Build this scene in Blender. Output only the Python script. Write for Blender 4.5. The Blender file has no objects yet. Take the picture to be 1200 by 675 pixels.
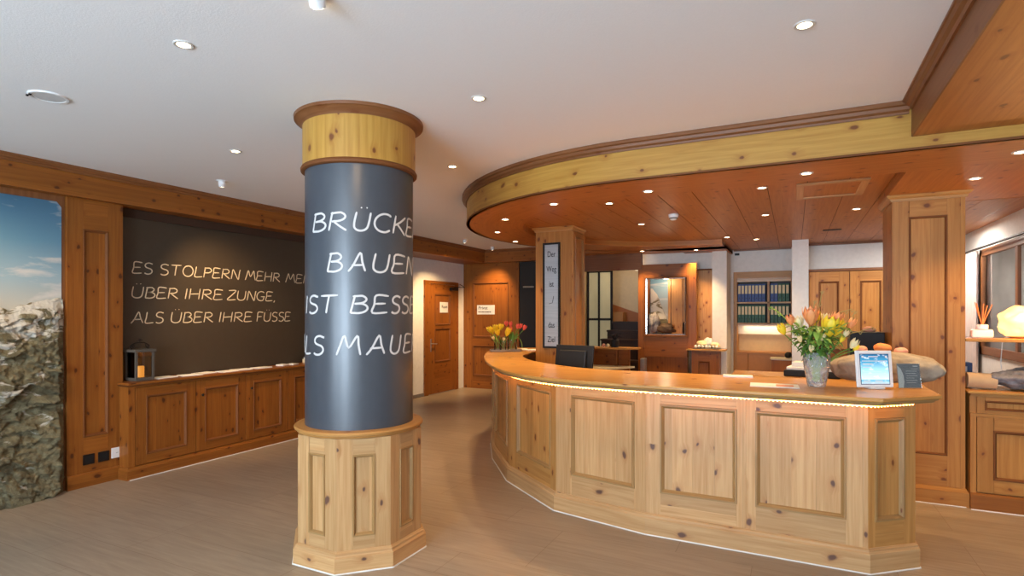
import bpy, bmesh, math, random
from mathutils import Vector, Matrix, noise
random.seed(7)
PI = math.pi
S = bpy.context.scene
COL = S.collection
R = math.radians

# ------------------------------------------------------------------ materials
def newmat(name):
    m = bpy.data.materials.new(name); m.use_nodes = True
    nt = m.node_tree; b = nt.nodes['Principled BSDF']
    return m, nt, b
def N(nt, typ, **kw):
    n = nt.nodes.new(typ)
    for k, v in kw.items():
        setattr(n, k, v)
    return n
def plug(nt, sock, v):
    if hasattr(v, 'is_output'): nt.links.new(v, sock)
    else: sock.default_value = v
def math_(nt, op, a, b=None, c=None, clamp=False):
    n = N(nt, 'ShaderNodeMath', operation=op, use_clamp=clamp)
    plug(nt, n.inputs[0], a)
    if b is not None: plug(nt, n.inputs[1], b)
    if c is not None: plug(nt, n.inputs[2], c)
    return n.outputs[0]
def mix(nt, f, a, b, typ='MIX'):
    n = N(nt, 'ShaderNodeMix', data_type='RGBA', blend_type=typ)
    plug(nt, n.inputs[0], f)
    for s, v in ((n.inputs[6], a), (n.inputs[7], b)):
        if hasattr(v, 'is_output'): nt.links.new(v, s)
        else: s.default_value = (*v, 1) if len(v) == 3 else v
    return n.outputs[2]
def noise_(nt, vec, scale, detail=2, rough=.5, dist=0):
    n = N(nt, 'ShaderNodeTexNoise'); plug(nt, n.inputs['Vector'], vec)
    n.inputs['Scale'].default_value = scale; n.inputs['Detail'].default_value = detail
    n.inputs['Roughness'].default_value = rough; n.inputs['Distortion'].default_value = dist
    return n.outputs['Fac']
def mapping(nt, vec, sc=(1,1,1), loc=(0,0,0)):
    n = N(nt, 'ShaderNodeMapping'); plug(nt, n.inputs['Vector'], vec)
    n.inputs['Scale'].default_value = sc; n.inputs['Location'].default_value = loc
    return n.outputs[0]
def ramp(nt, f, stops):
    n = N(nt, 'ShaderNodeValToRGB'); plug(nt, n.inputs[0], f)
    e = n.color_ramp.elements
    while len(e) < len(stops): e.new(.5)
    for el, (p, c) in zip(e, stops):
        el.position = p; el.color = (*c, 1) if len(c) == 3 else c
    return n.outputs[0]
def bump(nt, b, h, strength=.3, dist=.01):
    n = N(nt, 'ShaderNodeBump'); n.inputs['Strength'].default_value = strength
    n.inputs['Distance'].default_value = dist
    nt.links.new(h, n.inputs['Height']); nt.links.new(n.outputs[0], b.inputs['Normal'])

def plain(name, col, rough=.5, metal=0, emit=None, estr=0, trans=0, coat=0, spec=.5, sss=0):
    m, nt, b = newmat(name)
    b.inputs['Base Color'].default_value = (*col, 1)
    # a faint mottling keeps the surface from looking like plastic
    tc = N(nt, 'ShaderNodeTexCoord')
    f = noise_(nt, tc.outputs['Object'], 18, 3)
    c = mix(nt, f, tuple(x*.9 for x in col), tuple(min(1, x*1.08) for x in col))
    nt.links.new(c, b.inputs['Base Color'])
    b.inputs['Roughness'].default_value = rough; b.inputs['Metallic'].default_value = metal
    b.inputs['Specular IOR Level'].default_value = spec
    b.inputs['Transmission Weight'].default_value = trans
    b.inputs['Coat Weight'].default_value = coat
    if sss:
        b.inputs['Subsurface Weight'].default_value = sss
        b.inputs['Subsurface Radius'].default_value = (.02, .01, .005)
    if emit:
        b.inputs['Emission Color'].default_value = (*emit, 1); b.inputs['Emission Strength'].default_value = estr
    return m

def pine(name, base, knots=1.0, board=.11, rough=.42, var=.12, dark=(.16,.045,.012), cracks=False, kscale=1.0):
    """knotty pine: u runs along the grain, v across it, both in metres"""
    m, nt, b = newmat(name)
    uv = N(nt, 'ShaderNodeTexCoord').outputs['UV']
    sep = N(nt, 'ShaderNodeSeparateXYZ'); nt.links.new(uv, sep.inputs[0])
    u, v = sep.outputs[0], sep.outputs[1]
    # board stripes
    bid = math_(nt, 'FLOOR', math_(nt, 'DIVIDE', v, board))
    wn = N(nt, 'ShaderNodeTexWhiteNoise', noise_dimensions='1D'); nt.links.new(bid, wn.inputs['W'])
    comb = N(nt, 'ShaderNodeCombineXYZ')
    nt.links.new(math_(nt, 'MULTIPLY_ADD', wn.outputs[0], 7.3, u), comb.inputs[0])
    nt.links.new(v, comb.inputs[1])
    p = comb.outputs[0]
    # knots
    warp = N(nt, 'ShaderNodeTexNoise'); nt.links.new(p, warp.inputs['Vector']); warp.inputs['Scale'].default_value = 9
    kv = mapping(nt, p, (4.2*kscale, 6.6*kscale, 1))
    ad = N(nt, 'ShaderNodeVectorMath', operation='MULTIPLY_ADD')
    nt.links.new(warp.outputs['Color'], ad.inputs[0]); ad.inputs[1].default_value = (.28, .28, 0); nt.links.new(kv, ad.inputs[2])
    vo = N(nt, 'ShaderNodeTexVoronoi', feature='F1'); vo.voronoi_dimensions = '2D'; vo.inputs['Scale'].default_value = 1
    nt.links.new(ad.outputs[0], vo.inputs['Vector'])
    sc = N(nt, 'ShaderNodeSeparateColor'); nt.links.new(vo.outputs['Color'], sc.inputs[0])
    on = math_(nt, 'GREATER_THAN', sc.outputs[0], 1-.50*knots)
    size = math_(nt, 'MULTIPLY_ADD', sc.outputs[1], .075, .050)
    core = math_(nt, 'MULTIPLY', on, math_(nt, 'SUBTRACT', 1, math_(nt, 'SMOOTH_MIN', math_(nt, 'DIVIDE', vo.outputs['Distance'], size), 1, .2), clamp=True), clamp=True)
    core = math_(nt, 'MULTIPLY', core, 2.2, clamp=True)
    halo = math_(nt, 'MULTIPLY', on, math_(nt, 'SUBTRACT', 1, math_(nt, 'DIVIDE', vo.outputs['Distance'], .24), clamp=True), clamp=True)
    # grain, bent around the knots
    gv = N(nt, 'ShaderNodeCombineXYZ')
    nt.links.new(math_(nt, 'MULTIPLY', sep.outputs[0], 1.1), gv.inputs[0])
    nt.links.new(math_(nt, 'MULTIPLY_ADD', halo, .6, math_(nt, 'MULTIPLY', math_(nt, 'MULTIPLY_ADD', wn.outputs[0], .7, v), 26)), gv.inputs[1])
    g1 = noise_(nt, gv.outputs[0], 1.6, 4, .6, .3)
    g2 = noise_(nt, mapping(nt, gv.outputs[0], (3, 5, 1)), 2.5, 2)
    big = noise_(nt, p, 1.7, 2)
    lo = tuple(x*f for x, f in zip(base, (.80, .70, .58)))
    hi = tuple(min(1, x*f) for x, f in zip(base, (1.10, 1.13, 1.15)))
    c = mix(nt, math_(nt, 'MULTIPLY_ADD', math_(nt, 'SUBTRACT', g1, .5), 3.0, .60, clamp=True), lo, hi)
    c = mix(nt, math_(nt, 'MULTIPLY', g2, .22), c, tuple(x*.62 for x in base))
    c = mix(nt, math_(nt, 'MULTIPLY', big, .25), c, tuple(x*f for x, f in zip(base, (.9,.72,.5))))
    tone = math_(nt, 'MULTIPLY_ADD', math_(nt, 'SUBTRACT', wn.outputs[0], .5), 2*var, 1)
    hs = N(nt, 'ShaderNodeHueSaturation'); nt.links.new(tone, hs.inputs['Value']); nt.links.new(c, hs.inputs['Color']); c = hs.outputs[0]
    c = mix(nt, math_(nt, 'MULTIPLY', halo, .55), c, tuple(x*f for x, f in zip(base, (.62, .38, .22))))
    c = mix(nt, math_(nt, 'MULTIPLY', core, .9), c, dark)
    if board < 1:
        fr = math_(nt, 'FRACT', math_(nt, 'DIVIDE', v, board))
        seam = math_(nt, 'MULTIPLY', math_(nt, 'LESS_THAN', math_(nt, 'MULTIPLY_ADD', noise_(nt, p, 5, 2), -.010/board, fr), (.0024-.005)/board), math_(nt, 'GREATER_THAN', wn.outputs[0], .35))
        c = mix(nt, math_(nt, 'MULTIPLY', seam, .45), c, tuple(x*.35 for x in base))
    nt.links.new(c, b.inputs['Base Color'])
    b.inputs['Roughness'].default_value = rough
    b.inputs['Specular IOR Level'].default_value = .35
    bump(nt, b, g1, .08, .004)
    return m

M = {}
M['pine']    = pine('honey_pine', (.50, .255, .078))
M['pine_o']  = pine('orange_pine', (.29, .098, .016), knots=1.35, dark=(.07,.018,.006))
M['pine_l']  = pine('pale_pine', (.56, .338, .155), knots=.8, board=.135, var=.13, dark=(.10,.05,.04), kscale=.85)
M['pine_c']  = pine('canopy_pine', (.52, .285, .058), knots=1.5, board=5, var=0, kscale=.9)
M['pine_r']  = pine('pillar_pine', (.48, .215, .050), knots=1.3, board=.2, kscale=.9)
M['pine_d']  = pine('stained_pine', (.23, .092, .034), knots=.5, board=5, var=0)
M['pine_s']  = pine('soffit_pine', (.46, .18, .042), knots=.8, board=5, var=0)
M['pine_t']  = pine('top_pine', (.54, .28, .078), knots=.4, board=.16, var=.06, rough=.25)
M['white']   = plain('white_plaster', (.80, .79, .76), .9)
M['slate']   = plain('slate_grey_paint', (.052, .062, .078), .33, spec=.7)
M['board']   = plain('blackboard_paint', (.050, .037, .024), .42)
M['chalk']   = plain('chalk', (.62, .62, .62), .9)
M['chalkw']  = plain('chalk_cream', (.62, .52, .36), .9)
M['black']   = plain('black_plastic', (.013, .013, .014), .5, spec=.3)
M['iron']    = plain('dark_iron', (.035, .03, .028), .45, .8)
M['steel']   = plain('brushed_steel', (.55, .55, .55), .35, .9)
M['chrome']  = plain('chrome_ring', (.7, .7, .68), .2, 1)
M['paper']   = plain('white_paper', (.85, .84, .80), .7)
M['whitep']  = plain('white_plastic', (.82, .82, .82), .4)
M['groove']  = plain('dark_groove', (.05, .022, .01), .8)
M['dark']    = plain('dark_brown_stair', (.035, .016, .010), .5)
M['orange']  = plain('orange_stringer', (.42, .14, .035), .45)
M['caulk']   = plain('white_caulk', (.75, .74, .70), .8)
M['lamp']    = plain('halogen_lamp', (1, .9, .7), .4, emit=(1, .78, .45), estr=22)
M['led']     = plain('led_strip', (1, .8, .5), .5, emit=(1, .36, .06), estr=20)
M['desk']    = plain('beige_desktop', (.62, .55, .38), .5)
M['stem']    = plain('green_stem', (.13, .30, .04), .5)
M['leaf']    = plain('green_leaf', (.085, .20, .03), .45)
M['leafl']   = plain('light_leaf', (.30, .46, .07), .5)
M['yellow']  = plain('yellow_petal', (.92, .66, .03), .5)
M['pink']    = plain('pink_petal', (.80, .12, .09), .5)
M['apricot'] = plain('apricot_petal', (.88, .34, .12), .5)
M['cream']   = plain('cream_petal', (.90, .76, .42), .5)
M['twig']    = plain('twig_bark', (.34, .24, .07), .7)
M['blue']    = plain('blue_binder', (.03, .07, .25), .5)
M['green']   = plain('green_binder', (.02, .10, .045), .5)
M['label']   = plain('binder_label', (.80, .66, .40), .7)
M['creamw']  = plain('cream_wall', (.80, .64, .38), .8)
M['cabo']    = plain('orange_cabinet', (.55, .24, .06), .45)
M['candle']  = plain('candle_wax', (.90, .42, .10), .5, emit=(1, .35, .05), estr=.9, sss=.3)
M['lantern'] = plain('weathered_wood', (.10, .085, .068), .7)
M['salt']    = plain('salt_crystal', (.95, .60, .30), .6, emit=(1, .50, .15), estr=1.9)
M['pinksalt']= plain('pink_salt', (.80, .36, .24), .6)
M['orgsalt'] = plain('orange_salt', (.85, .28, .08), .6)
M['curtain'] = plain('blush_curtain', (.70, .58, .52), .9)
M['reed']    = plain('orange_reed', (.80, .22, .06), .6)
M['navy']    = plain('navy_folder', (.02, .04, .12), .5)
M['beige']   = plain('beige_cloth', (.60, .42, .24), .9)
M['traygrey'] = plain('grey_tray_wood', (.34, .29, .24), .6)
M['basket']  = plain('wicker', (.30, .17, .07), .8)

def mk_floor():
    m, nt, b = newmat('wood_look_tile')
    tc = N(nt, 'ShaderNodeTexCoord').outputs['Object']
    br = N(nt, 'ShaderNodeTexBrick'); br.offset = .37; br.offset_frequency = 3; br.squash = 1
    nt.links.new(mapping(nt, tc, (1, 1, 1), (.22, .02, 0)), br.inputs['Vector'])
    br.inputs['Scale'].default_value = 1; br.inputs['Brick Width'].default_value = 1.2; br.inputs['Row Height'].default_value = .3035
    br.inputs['Mortar Size'].default_value = .0016; br.inputs['Mortar Smooth'].default_value = .2; br.inputs['Bias'].default_value = 0
    br.inputs['Color1'].default_value = (.32, .255, .185, 1); br.inputs['Color2'].default_value = (.375, .30, .222, 1)
    br.inputs['Mortar'].default_value = (.14, .095, .06, 1)
    s1 = noise_(nt, mapping(nt, tc, (1.1, 13, 1)), 2.2, 5, .62, .5)
    s2 = noise_(nt, tc, 1.6, 3)
    c = mix(nt, math_(nt, 'MULTIPLY_ADD', math_(nt, 'SUBTRACT', s1, .45), 1.6, .2, clamp=True), br.outputs['Color'], (.19, .145, .10), 'MIX')
    c = mix(nt, math_(nt, 'MULTIPLY', s2, .35), c, (.41, .33, .25))
    c = mix(nt, br.outputs['Fac'], c, (.20, .14, .09))
    nt.links.new(c, b.inputs['Base Color'])
    b.inputs['Roughness'].default_value = .36; b.inputs['Specular IOR Level'].default_value = .4
    bump(nt, b, s1, .05, .003)
    return m
M['floor'] = mk_floor()
def mk_ceiling():
    m, nt, b = newmat('stucco_ceiling')
    tc = N(nt, 'ShaderNodeTexCoord').outputs['Object']
    b.inputs['Base Color'].default_value = (.88, .88, .88, 1); b.inputs['Roughness'].default_value = .95
    f = noise_(nt, tc, 110, 3, .6)
    nt.links.new(mix(nt, f, (.85,.85,.86), (.90,.90,.90)), b.inputs['Base Color'])
    bump(nt, b, f, .22, .004)
    return m
M['ceiling'] = mk_ceiling()
def mk_sky():
    m, nt, b = newmat('printed_sky')
    tc = N(nt, 'ShaderNodeTexCoord').outputs['Object']
    sp = N(nt, 'ShaderNodeSeparateXYZ'); nt.links.new(tc, sp.inputs[0])
    base = ramp(nt, math_(nt, 'DIVIDE', math_(nt, 'SUBTRACT', sp.outputs[2], 1.55), .9, clamp=True),
                [(0, (.50, .48, .40)), (.25, (.30, .42, .48)), (.6, (.12, .27, .38)), (1, (.05, .15, .25))])
    cl = noise_(nt, mapping(nt, tc, (1, 2.0, 6.5)), 1.35, 5, .55, .3)
    f = ramp(nt, cl, [(.52, (0,0,0)), (.70, (1,1,1))])
    c = mix(nt, f, base, (.62, .60, .56))
    nt.links.new(c, b.inputs['Base Color']); b.inputs['Roughness'].default_value = .6
    return m
M['sky'] = mk_sky()
def mk_rock(name, snow=True):
    m, nt, b = newmat(name)
    tc = N(nt, 'ShaderNodeTexCoord').outputs['Object']
    n1 = noise_(nt, mapping(nt, tc, (1, 1, 1.6)), 5.5, 9, .74, .8); n2 = noise_(nt, tc, 34, 8, .75)
    c = ramp(nt, n1, [(.32, (.06, .048, .024)), (.46, (.20, .165, .085)), (.58, (.33, .28, .15)), (.75, (.46, .40, .25))])
    c = mix(nt, math_(nt, 'MULTIPLY', n2, .45), c, (.16, .135, .08))
    if snow:
        sp = N(nt, 'ShaderNodeSeparateXYZ'); nt.links.new(tc, sp.inputs[0])
        n3 = noise_(nt, mapping(nt, tc, (1, 1.3, 2.6)), 3.1, 6, .6, 1.2)
        up = math_(nt, 'MULTIPLY', math_(nt, 'SUBTRACT', sp.outputs[2], .95), 1.15, clamp=True)
        f = math_(nt, 'MULTIPLY', math_(nt, 'SUBTRACT', math_(nt, 'MULTIPLY_ADD', up, .26, n3), .60), 14, clamp=True)
        c = mix(nt, f, c, (.72, .68, .58))
    nt.links.new(c, b.inputs['Base Color']); b.inputs['Roughness'].default_value = .9
    bump(nt, b, n2, .9, .03)
    return m
M['rock'] = mk_rock('mountain_rock')
def mk_stone(name, c1, c2, sc=6, r=.75):
    m, nt, b = newmat(name)
    tc = N(nt, 'ShaderNodeTexCoord').outputs['Object']
    n1 = noise_(nt, tc, sc, 6, .65, .4)
    nt.links.new(ramp(nt, n1, [(.35, c1), (.65, c2)]), b.inputs['Base Color'])
    b.inputs['Roughness'].default_value = r
    bump(nt, b, noise_(nt, tc, sc*7, 4), .35, .006)
    return m
M['boulder'] = mk_stone('boulder_stone', (.20, .16, .12), (.42, .36, .28), 5)
M['greystone'] = mk_stone('grey_stone', (.10, .10, .11), (.34, .33, .34), 9)
M['brownrock'] = mk_stone('brown_rock', (.03, .018, .012), (.12, .07, .04), 12)
def glassmat(name, tint=(1,1,1), rough=.02, op=.12):
    m = bpy.data.materials.new(name); m.use_nodes = True; nt = m.node_tree
    nt.nodes.clear()
    o = N(nt, 'ShaderNodeOutputMaterial'); t = N(nt, 'ShaderNodeBsdfTransparent'); g = N(nt, 'ShaderNodeBsdfGlossy')
    t.inputs[0].default_value = (*tint, 1); g.inputs['Roughness'].default_value = rough
    fr = N(nt, 'ShaderNodeFresnel'); fr.inputs[0].default_value = 1.5
    tc = N(nt, 'ShaderNodeTexCoord').outputs['Object']
    f = math_(nt, 'MULTIPLY_ADD', fr.outputs[0], 1.2, math_(nt, 'MULTIPLY', noise_(nt, tc, 3, 1), op), clamp=True)
    mx = N(nt, 'ShaderNodeMixShader'); nt.links.new(f, mx.inputs[0]); nt.links.new(t.outputs[0], mx.inputs[1]); nt.links.new(g.outputs[0], mx.inputs[2])
    nt.links.new(mx.outputs[0], o.inputs[0])
    return m
M['glass'] = glassmat('clear_glass', (.93, .96, .95))
M['pane'] = glassmat('window_pane', (.75, .80, .84), .02, .25)
def crystal():
    m, nt, b = newmat('cut_crystal')
    b.inputs['Base Color'].default_value = (.97, .98, .97, 1); b.inputs['Roughness'].default_value = .06
    b.inputs['Transmission Weight'].default_value = .82; b.inputs['IOR'].default_value = 1.25
    tc = N(nt, 'ShaderNodeTexCoord').outputs['Object']
    vo = N(nt, 'ShaderNodeTexVoronoi'); nt.links.new(tc, vo.inputs['Vector']); vo.inputs['Scale'].default_value = 38
    bump(nt, b, vo.outputs['Distance'], .7, .02)
    return m
M['crystal'] = crystal()
def mk_screen():
    m, nt, b = newmat('tablet_display')
    tc = N(nt, 'ShaderNodeTexCoord').outputs['UV']
    sp = N(nt, 'ShaderNodeSeparateXYZ'); nt.links.new(tc, sp.inputs[0])
    c = ramp(nt, sp.outputs[1], [(0, (.55, .75, .85)), (.12, (.10, .45, .62)), (.16, (.62, .82, .88)), (.48, (.35, .68, .80)), (.75, (.06, .34, .55)), (1, (.02, .14, .32))])
    cl = noise_(nt, mapping(nt, tc, (2.4, 4, 1)), 1.6, 4, .5)
    c = mix(nt, ramp(nt, cl, [(.55, (0,0,0)), (.68, (.7,.7,.7))]), c, (.9, .97, 1))
    nt.links.new(c, b.inputs['Base Color']); nt.links.new(c, b.inputs['Emission Color']); b.inputs['Emission Strength'].default_value = .6
    b.inputs['Roughness'].default_value = .15
    return m
M['screen'] = mk_screen()
def mk_brushed():
    m, nt, b = newmat('brushed_metal_sign')
    tc = N(nt, 'ShaderNodeTexCoord').outputs['Object']
    f = noise_(nt, mapping(nt, tc, (3, 3, 220)), 1, 2)
    nt.links.new(mix(nt, f, (.38,.38,.39), (.66,.66,.67)), b.inputs['Base Color'])
    b.inputs['Metallic'].default_value = .75; b.inputs['Roughness'].default_value = .35
    return m
M['sign'] = mk_brushed()
def mk_frost():
    m, nt, b = newmat('frosted_stair_glass')
    tc = N(nt, 'ShaderNodeTexCoord').outputs['Object']
    f = noise_(nt, mapping(nt, tc, (1, 1, .4)), 3, 3)
    c = mix(nt, f, (.34, .30, .16), (.70, .66, .42))
    nt.links.new(c, b.inputs['Base Color']); b.inputs['Roughness'].default_value = .5
    nt.links.new(c, b.inputs['Emission Color']); b.inputs['Emission Strength'].default_value = .25
    return m
M['frost'] = mk_frost()

# ------------------------------------------------------------------ mesh helper
class MB:
    def __init__(s, T=None):
        s.v = []; s.f = []; s.uv = []; s.T = T or Matrix.Identity(4); s.off = (0, 0)
    def reroll(s): s.off = (random.uniform(0, 9), random.uniform(0, 9))
    def face(s, pts, uvs):
        k = len(s.v); s.v += [s.T @ Vector(p) for p in pts]
        s.f.append(tuple(range(k, k+len(pts)))); s.uv += [(a+s.off[0], b+s.off[1]) for a, b in uvs]
    def pface(s, pts, g):
        """planar face, grain direction g (local)"""
        P = [Vector(p) for p in pts]
        n = Vector((0,0,0))
        for i in range(len(P)):
            a, b = P[i], P[(i+1) % len(P)]
            n += Vector(((a.y-b.y)*(a.z+b.z), (a.z-b.z)*(a.x+b.x), (a.x-b.x)*(a.y+b.y)))
        if n.length < 1e-12: return
        n.normalize(); gg = Vector(g)
        u = gg - n*gg.dot(n)
        if u.length < .2: u = n.orthogonal()
        u.normalize(); w = n.cross(u)
        s.face(pts, [(p.dot(u), p.dot(w)) for p in P])
    def box(s, x0, x1, y0, y1, z0, z1, g='z', roll=True):
        if roll: s.reroll()
        g = {'x': (1,0,0), 'y': (0,1,0), 'z': (0,0,1)}.get(g, g)
        if x0 > x1: x0, x1 = x1, x0
        if y0 > y1: y0, y1 = y1, y0
        if z0 > z1: z0, z1 = z1, z0
        c = [(x0,y0,z0),(x1,y0,z0),(x1,y1,z0),(x0,y1,z0),(x0,y0,z1),(x1,y0,z1),(x1,y1,z1),(x0,y1,z1)]
        for q in ((0,3,2,1),(4,5,6,7),(0,1,5,4),(1,2,6,5),(2,3,7,6),(3,0,4,7)):
            s.pface([c[i] for i in q], g)
        return s
    def prism(s, poly, z0, z1, g='z'):
        s.reroll(); g = {'x': (1,0,0), 'y': (0,1,0), 'z': (0,0,1)}.get(g, g)
        n = len(poly); area = sum(poly[i][0]*poly[(i+1)%n][1]-poly[(i+1)%n][0]*poly[i][1] for i in range(n))
        if area < 0: poly = poly[::-1]
        s.pface([(x, y, z1) for x, y in poly], g); s.pface([(x, y, z0) for x, y in poly[::-1]], g)
        for i in range(n):
            a, b = poly[i], poly[(i+1) % n]
            s.pface([(a[0],a[1],z0),(b[0],b[1],z0),(b[0],b[1],z1),(a[0],a[1],z1)], g)
        return s
    def lathe(s, prof, cx=0, cy=0, seg=40, a0=0, a1=2*PI, vert=False, cz=0):
        """prof: (r, z) bottom to top, outward faces"""
        s.reroll(); full = abs(a1-a0-2*PI) < 1e-6
        L = [0]
        for i in range(1, len(prof)): L.append(L[-1]+math.dist(prof[i], prof[i-1]))
        rr = max(p[0] for p in prof)
        for k in range(seg):
            t0 = a0+(a1-a0)*k/seg; t1 = a0+(a1-a0)*(k+1)/seg
            for i in range(len(prof)-1):
                (r0, z0), (r1, z1) = prof[i], prof[i+1]
                pts = [(cx+r0*math.cos(t0), cy+r0*math.sin(t0), z0+cz), (cx+r0*math.cos(t1), cy+r0*math.sin(t1), z0+cz),
                       (cx+r1*math.cos(t1), cy+r1*math.sin(t1), z1+cz), (cx+r1*math.cos(t0), cy+r1*math.sin(t0), z1+cz)]
                if vert: uv = [(L[i], t0*rr), (L[i], t1*rr), (L[i+1], t1*rr), (L[i+1], t0*rr)]
                else: uv = [(t0*rr, L[i]), (t1*rr, L[i]), (t1*rr, L[i+1]), (t0*rr, L[i+1])]
                if r0 < 1e-6: pts = pts[1:]; uv = uv[1:]
                elif r1 < 1e-6: pts = pts[:3]; uv = uv[:3]
                s.face(pts, uv)
        return s
    def sweep(s, path, prof, closed_path=False, cap=True, sharp=True):
        """path: 2-D points; left side (+d) is the travelling direction rotated -90 (outside for a counter path given that way);
        prof: closed loop of (d, z)"""
        s.reroll(); n = len(path)
        offs = offset_dirs(path, closed_path)
        arc = [0]
        for i in range(1, n+1):
            arc.append(arc[-1]+math.dist(path[i % n], path[i-1]))
        m = len(prof); L = [0]
        for i in range(m): L.append(L[-1]+math.dist(prof[i], prof[(i+1) % m]))
        P = [[(path[i][0]+offs[i][0]*d, path[i][1]+offs[i][1]*d, z) for d, z in prof] for i in range(n)]
        area = sum(prof[i][0]*prof[(i+1)%m][1]-prof[(i+1)%m][0]*prof[i][1] for i in range(m))
        for i in range(n if closed_path else n-1):
            j = (i+1) % n
            for k in range(m):
                l = (k+1) % m
                q = [P[i][k], P[j][k], P[j][l], P[i][l]]; uv = [(arc[i], L[k]), (arc[i+1], L[k]), (arc[i+1], L[k+1]), (arc[i], L[k+1])]
                if area > 0: q.reverse(); uv.reverse()
                s.face(q, uv)
        if cap and not closed_path:
            a = P[0]; b = P[-1]
            if area < 0: a, b = b, a
            # orientation of caps is fixed by recalc when built
            s.face(a, [(d, z) for d, z in prof]); s.face(b[::-1], [(d, z) for d, z in prof[::-1]])
        return s
    def tube(s, pts, r, seg=8, cap=True):
        s.reroll(); P = [Vector(p) for p in pts]; rs = r if isinstance(r, (list, tuple)) else [r]*len(P)
        rings = []
        up = Vector((.13, .21, .97)).normalized(); arc = 0
        for i, p in enumerate(P):
            d = (P[min(i+1, len(P)-1)]-P[max(i-1, 0)]).normalized()
            a = d.cross(up)
            if a.length < .05: a = d.cross(Vector((1, 0, 0)))
            a.normalize(); b = d.cross(a)
            rings.append([p+a*rs[i]*math.cos(2*PI*k/seg)+b*rs[i]*math.sin(2*PI*k/seg) for k in range(seg)])
        for i in range(len(P)-1):
            l = (P[i+1]-P[i]).length
            for k in range(seg):
                q = (k+1) % seg
                s.face([rings[i][k], rings[i][q], rings[i+1][q], rings[i+1][k]], [(arc, k*.01), (arc, k*.01+.01), (arc+l, k*.01+.01), (arc+l, k*.01)])
            arc += l
        if cap:
            s.face(rings[0][::-1], [(0,0)]*seg); s.face(rings[-1], [(0,0)]*seg)
        return s
    def frame(s, a0, a1, c0, c1, prof, g=None):
        """mitred frame in local XZ plane (front = -Y): prof = (inset, outward)"""
        for side in range(4):
            s.reroll()
            for i in range(len(prof)-1):
                (i0, h0), (i1, h1) = prof[i], prof[i+1]
                def cn(k, ins, h):
                    x = (a0+ins, a1-ins, a1-ins, a0+ins)[k]; z = (c0+ins, c0+ins, c1-ins, c1-ins)[k]
                    return (x, -h, z)
                A, B = side, (side+1) % 4
                s.pface([cn(A, i0, h0), cn(B, i0, h0), cn(B, i1, h1), cn(A, i1, h1)], (1,0,0) if side % 2 == 0 else (0,0,1))
        return s
    def build(s, name, mat, parent=None, smooth=None, bevel=0, recalc=False):
        me = bpy.data.meshes.new(name)
        me.from_pydata([tuple(v) for v in s.v], [], s.f)
        uvl = me.uv_layers.new(name='UVMap')
        for i, t in enumerate(s.uv): uvl.data[i].uv = t
        bm = bmesh.new(); bm.from_mesh(me)
        bmesh.ops.remove_doubles(bm, verts=bm.verts, dist=.00003)
        if recalc: bmesh.ops.recalc_face_normals(bm, faces=bm.faces)
        bm.to_mesh(me); bm.free()
        me.materials.append(mat)
        if smooth is not None:
            for p in me.polygons: p.use_smooth = True
            me.set_sharp_from_angle(angle=R(smooth))
        o = bpy.data.objects.new(name, me); COL.objects.link(o)
        if bevel:
            b = o.modifiers.new('bevel', 'BEVEL'); b.width = bevel; b.segments = 2; b.limit_method = 'ANGLE'; b.angle_limit = R(50)
        if parent:
            o.parent = parent
            o.matrix_parent_inverse = parent_matrix(parent).inverted()
        return o

def parent_matrix(o):
    m = Matrix.LocRotScale(o.location, o.rotation_euler, o.scale)
    if o.parent: m = parent_matrix(o.parent) @ o.matrix_parent_inverse @ m
    return m
def offset_dirs(path, closed=False):
    n = len(path); out = []
    for i in range(n):
        def nrm(a, b):
            dx, dy = b[0]-a[0], b[1]-a[1]; l = math.hypot(dx, dy); return (dy/l, -dx/l)
        if closed: n0 = nrm(path[i-1], path[i]); n1 = nrm(path[i], path[(i+1) % n])
        else:
            n0 = nrm(path[i-1], path[i]) if i else nrm(path[0], path[1])
            n1 = nrm(path[i], path[i+1]) if i < n-1 else n0
        x, y = n0[0]+n1[0], n0[1]+n1[1]; l = math.hypot(x, y); x /= l; y /= l
        k = 1/max(.4, x*n0[0]+y*n0[1]); out.append((x*k, y*k))
    return out
def offset(path, d): return [(p[0]+o[0]*d, p[1]+o[1]*d) for p, o in zip(path, offset_dirs(path))]
def catmull(pts, n=8):
    out = []
    for i in range(len(pts)-1):
        p0 = pts[max(0, i-1)]; p1 = pts[i]; p2 = pts[i+1]; p3 = pts[min(len(pts)-1, i+2)]
        for k in range(n):
            t = k/n
            out.append(tuple(.5*(2*b+(c-a)*t+(2*a-5*b+4*c-d)*t*t+(3*b-a-3*c+d)*t**3) for a, b, c, d in zip(p0, p1, p2, p3)))
    out.append(tuple(pts[-1])); return out

def empty(name, loc, label, cat, group=None, rz=0):
    o = bpy.data.objects.new(name, None); COL.objects.link(o)
    o.location = loc; o.rotation_euler = (0, 0, rz); o.empty_display_size = .05
    tag(o, label, cat, group); return o
def tag(o, label=None, cat=None, group=None, kind=None):
    if label: o['label'] = label
    if cat: o['category'] = cat
    if group: o['group'] = group
    if kind: o['kind'] = kind
    return o
def structure(o, label=None, cat=None):
    o['kind'] = 'structure'
    if label: o['label'] = label
    o['category'] = cat or 'structure'
    return o
def rebase(o, loc):
    """move a mesh object's origin to loc without moving the mesh"""
    d = Vector(loc); o.data.transform(Matrix.Translation(-d)); o.location = d; return o
def dup(o, parent=None):
    c = o.copy(); COL.objects.link(c)
    if parent is not None: c.parent = parent
    for ch in [x for x in bpy.data.objects if x.parent == o]:
        dup(ch, c)
    return c
def part_label(o, t): o['label'] = t; return o

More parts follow.
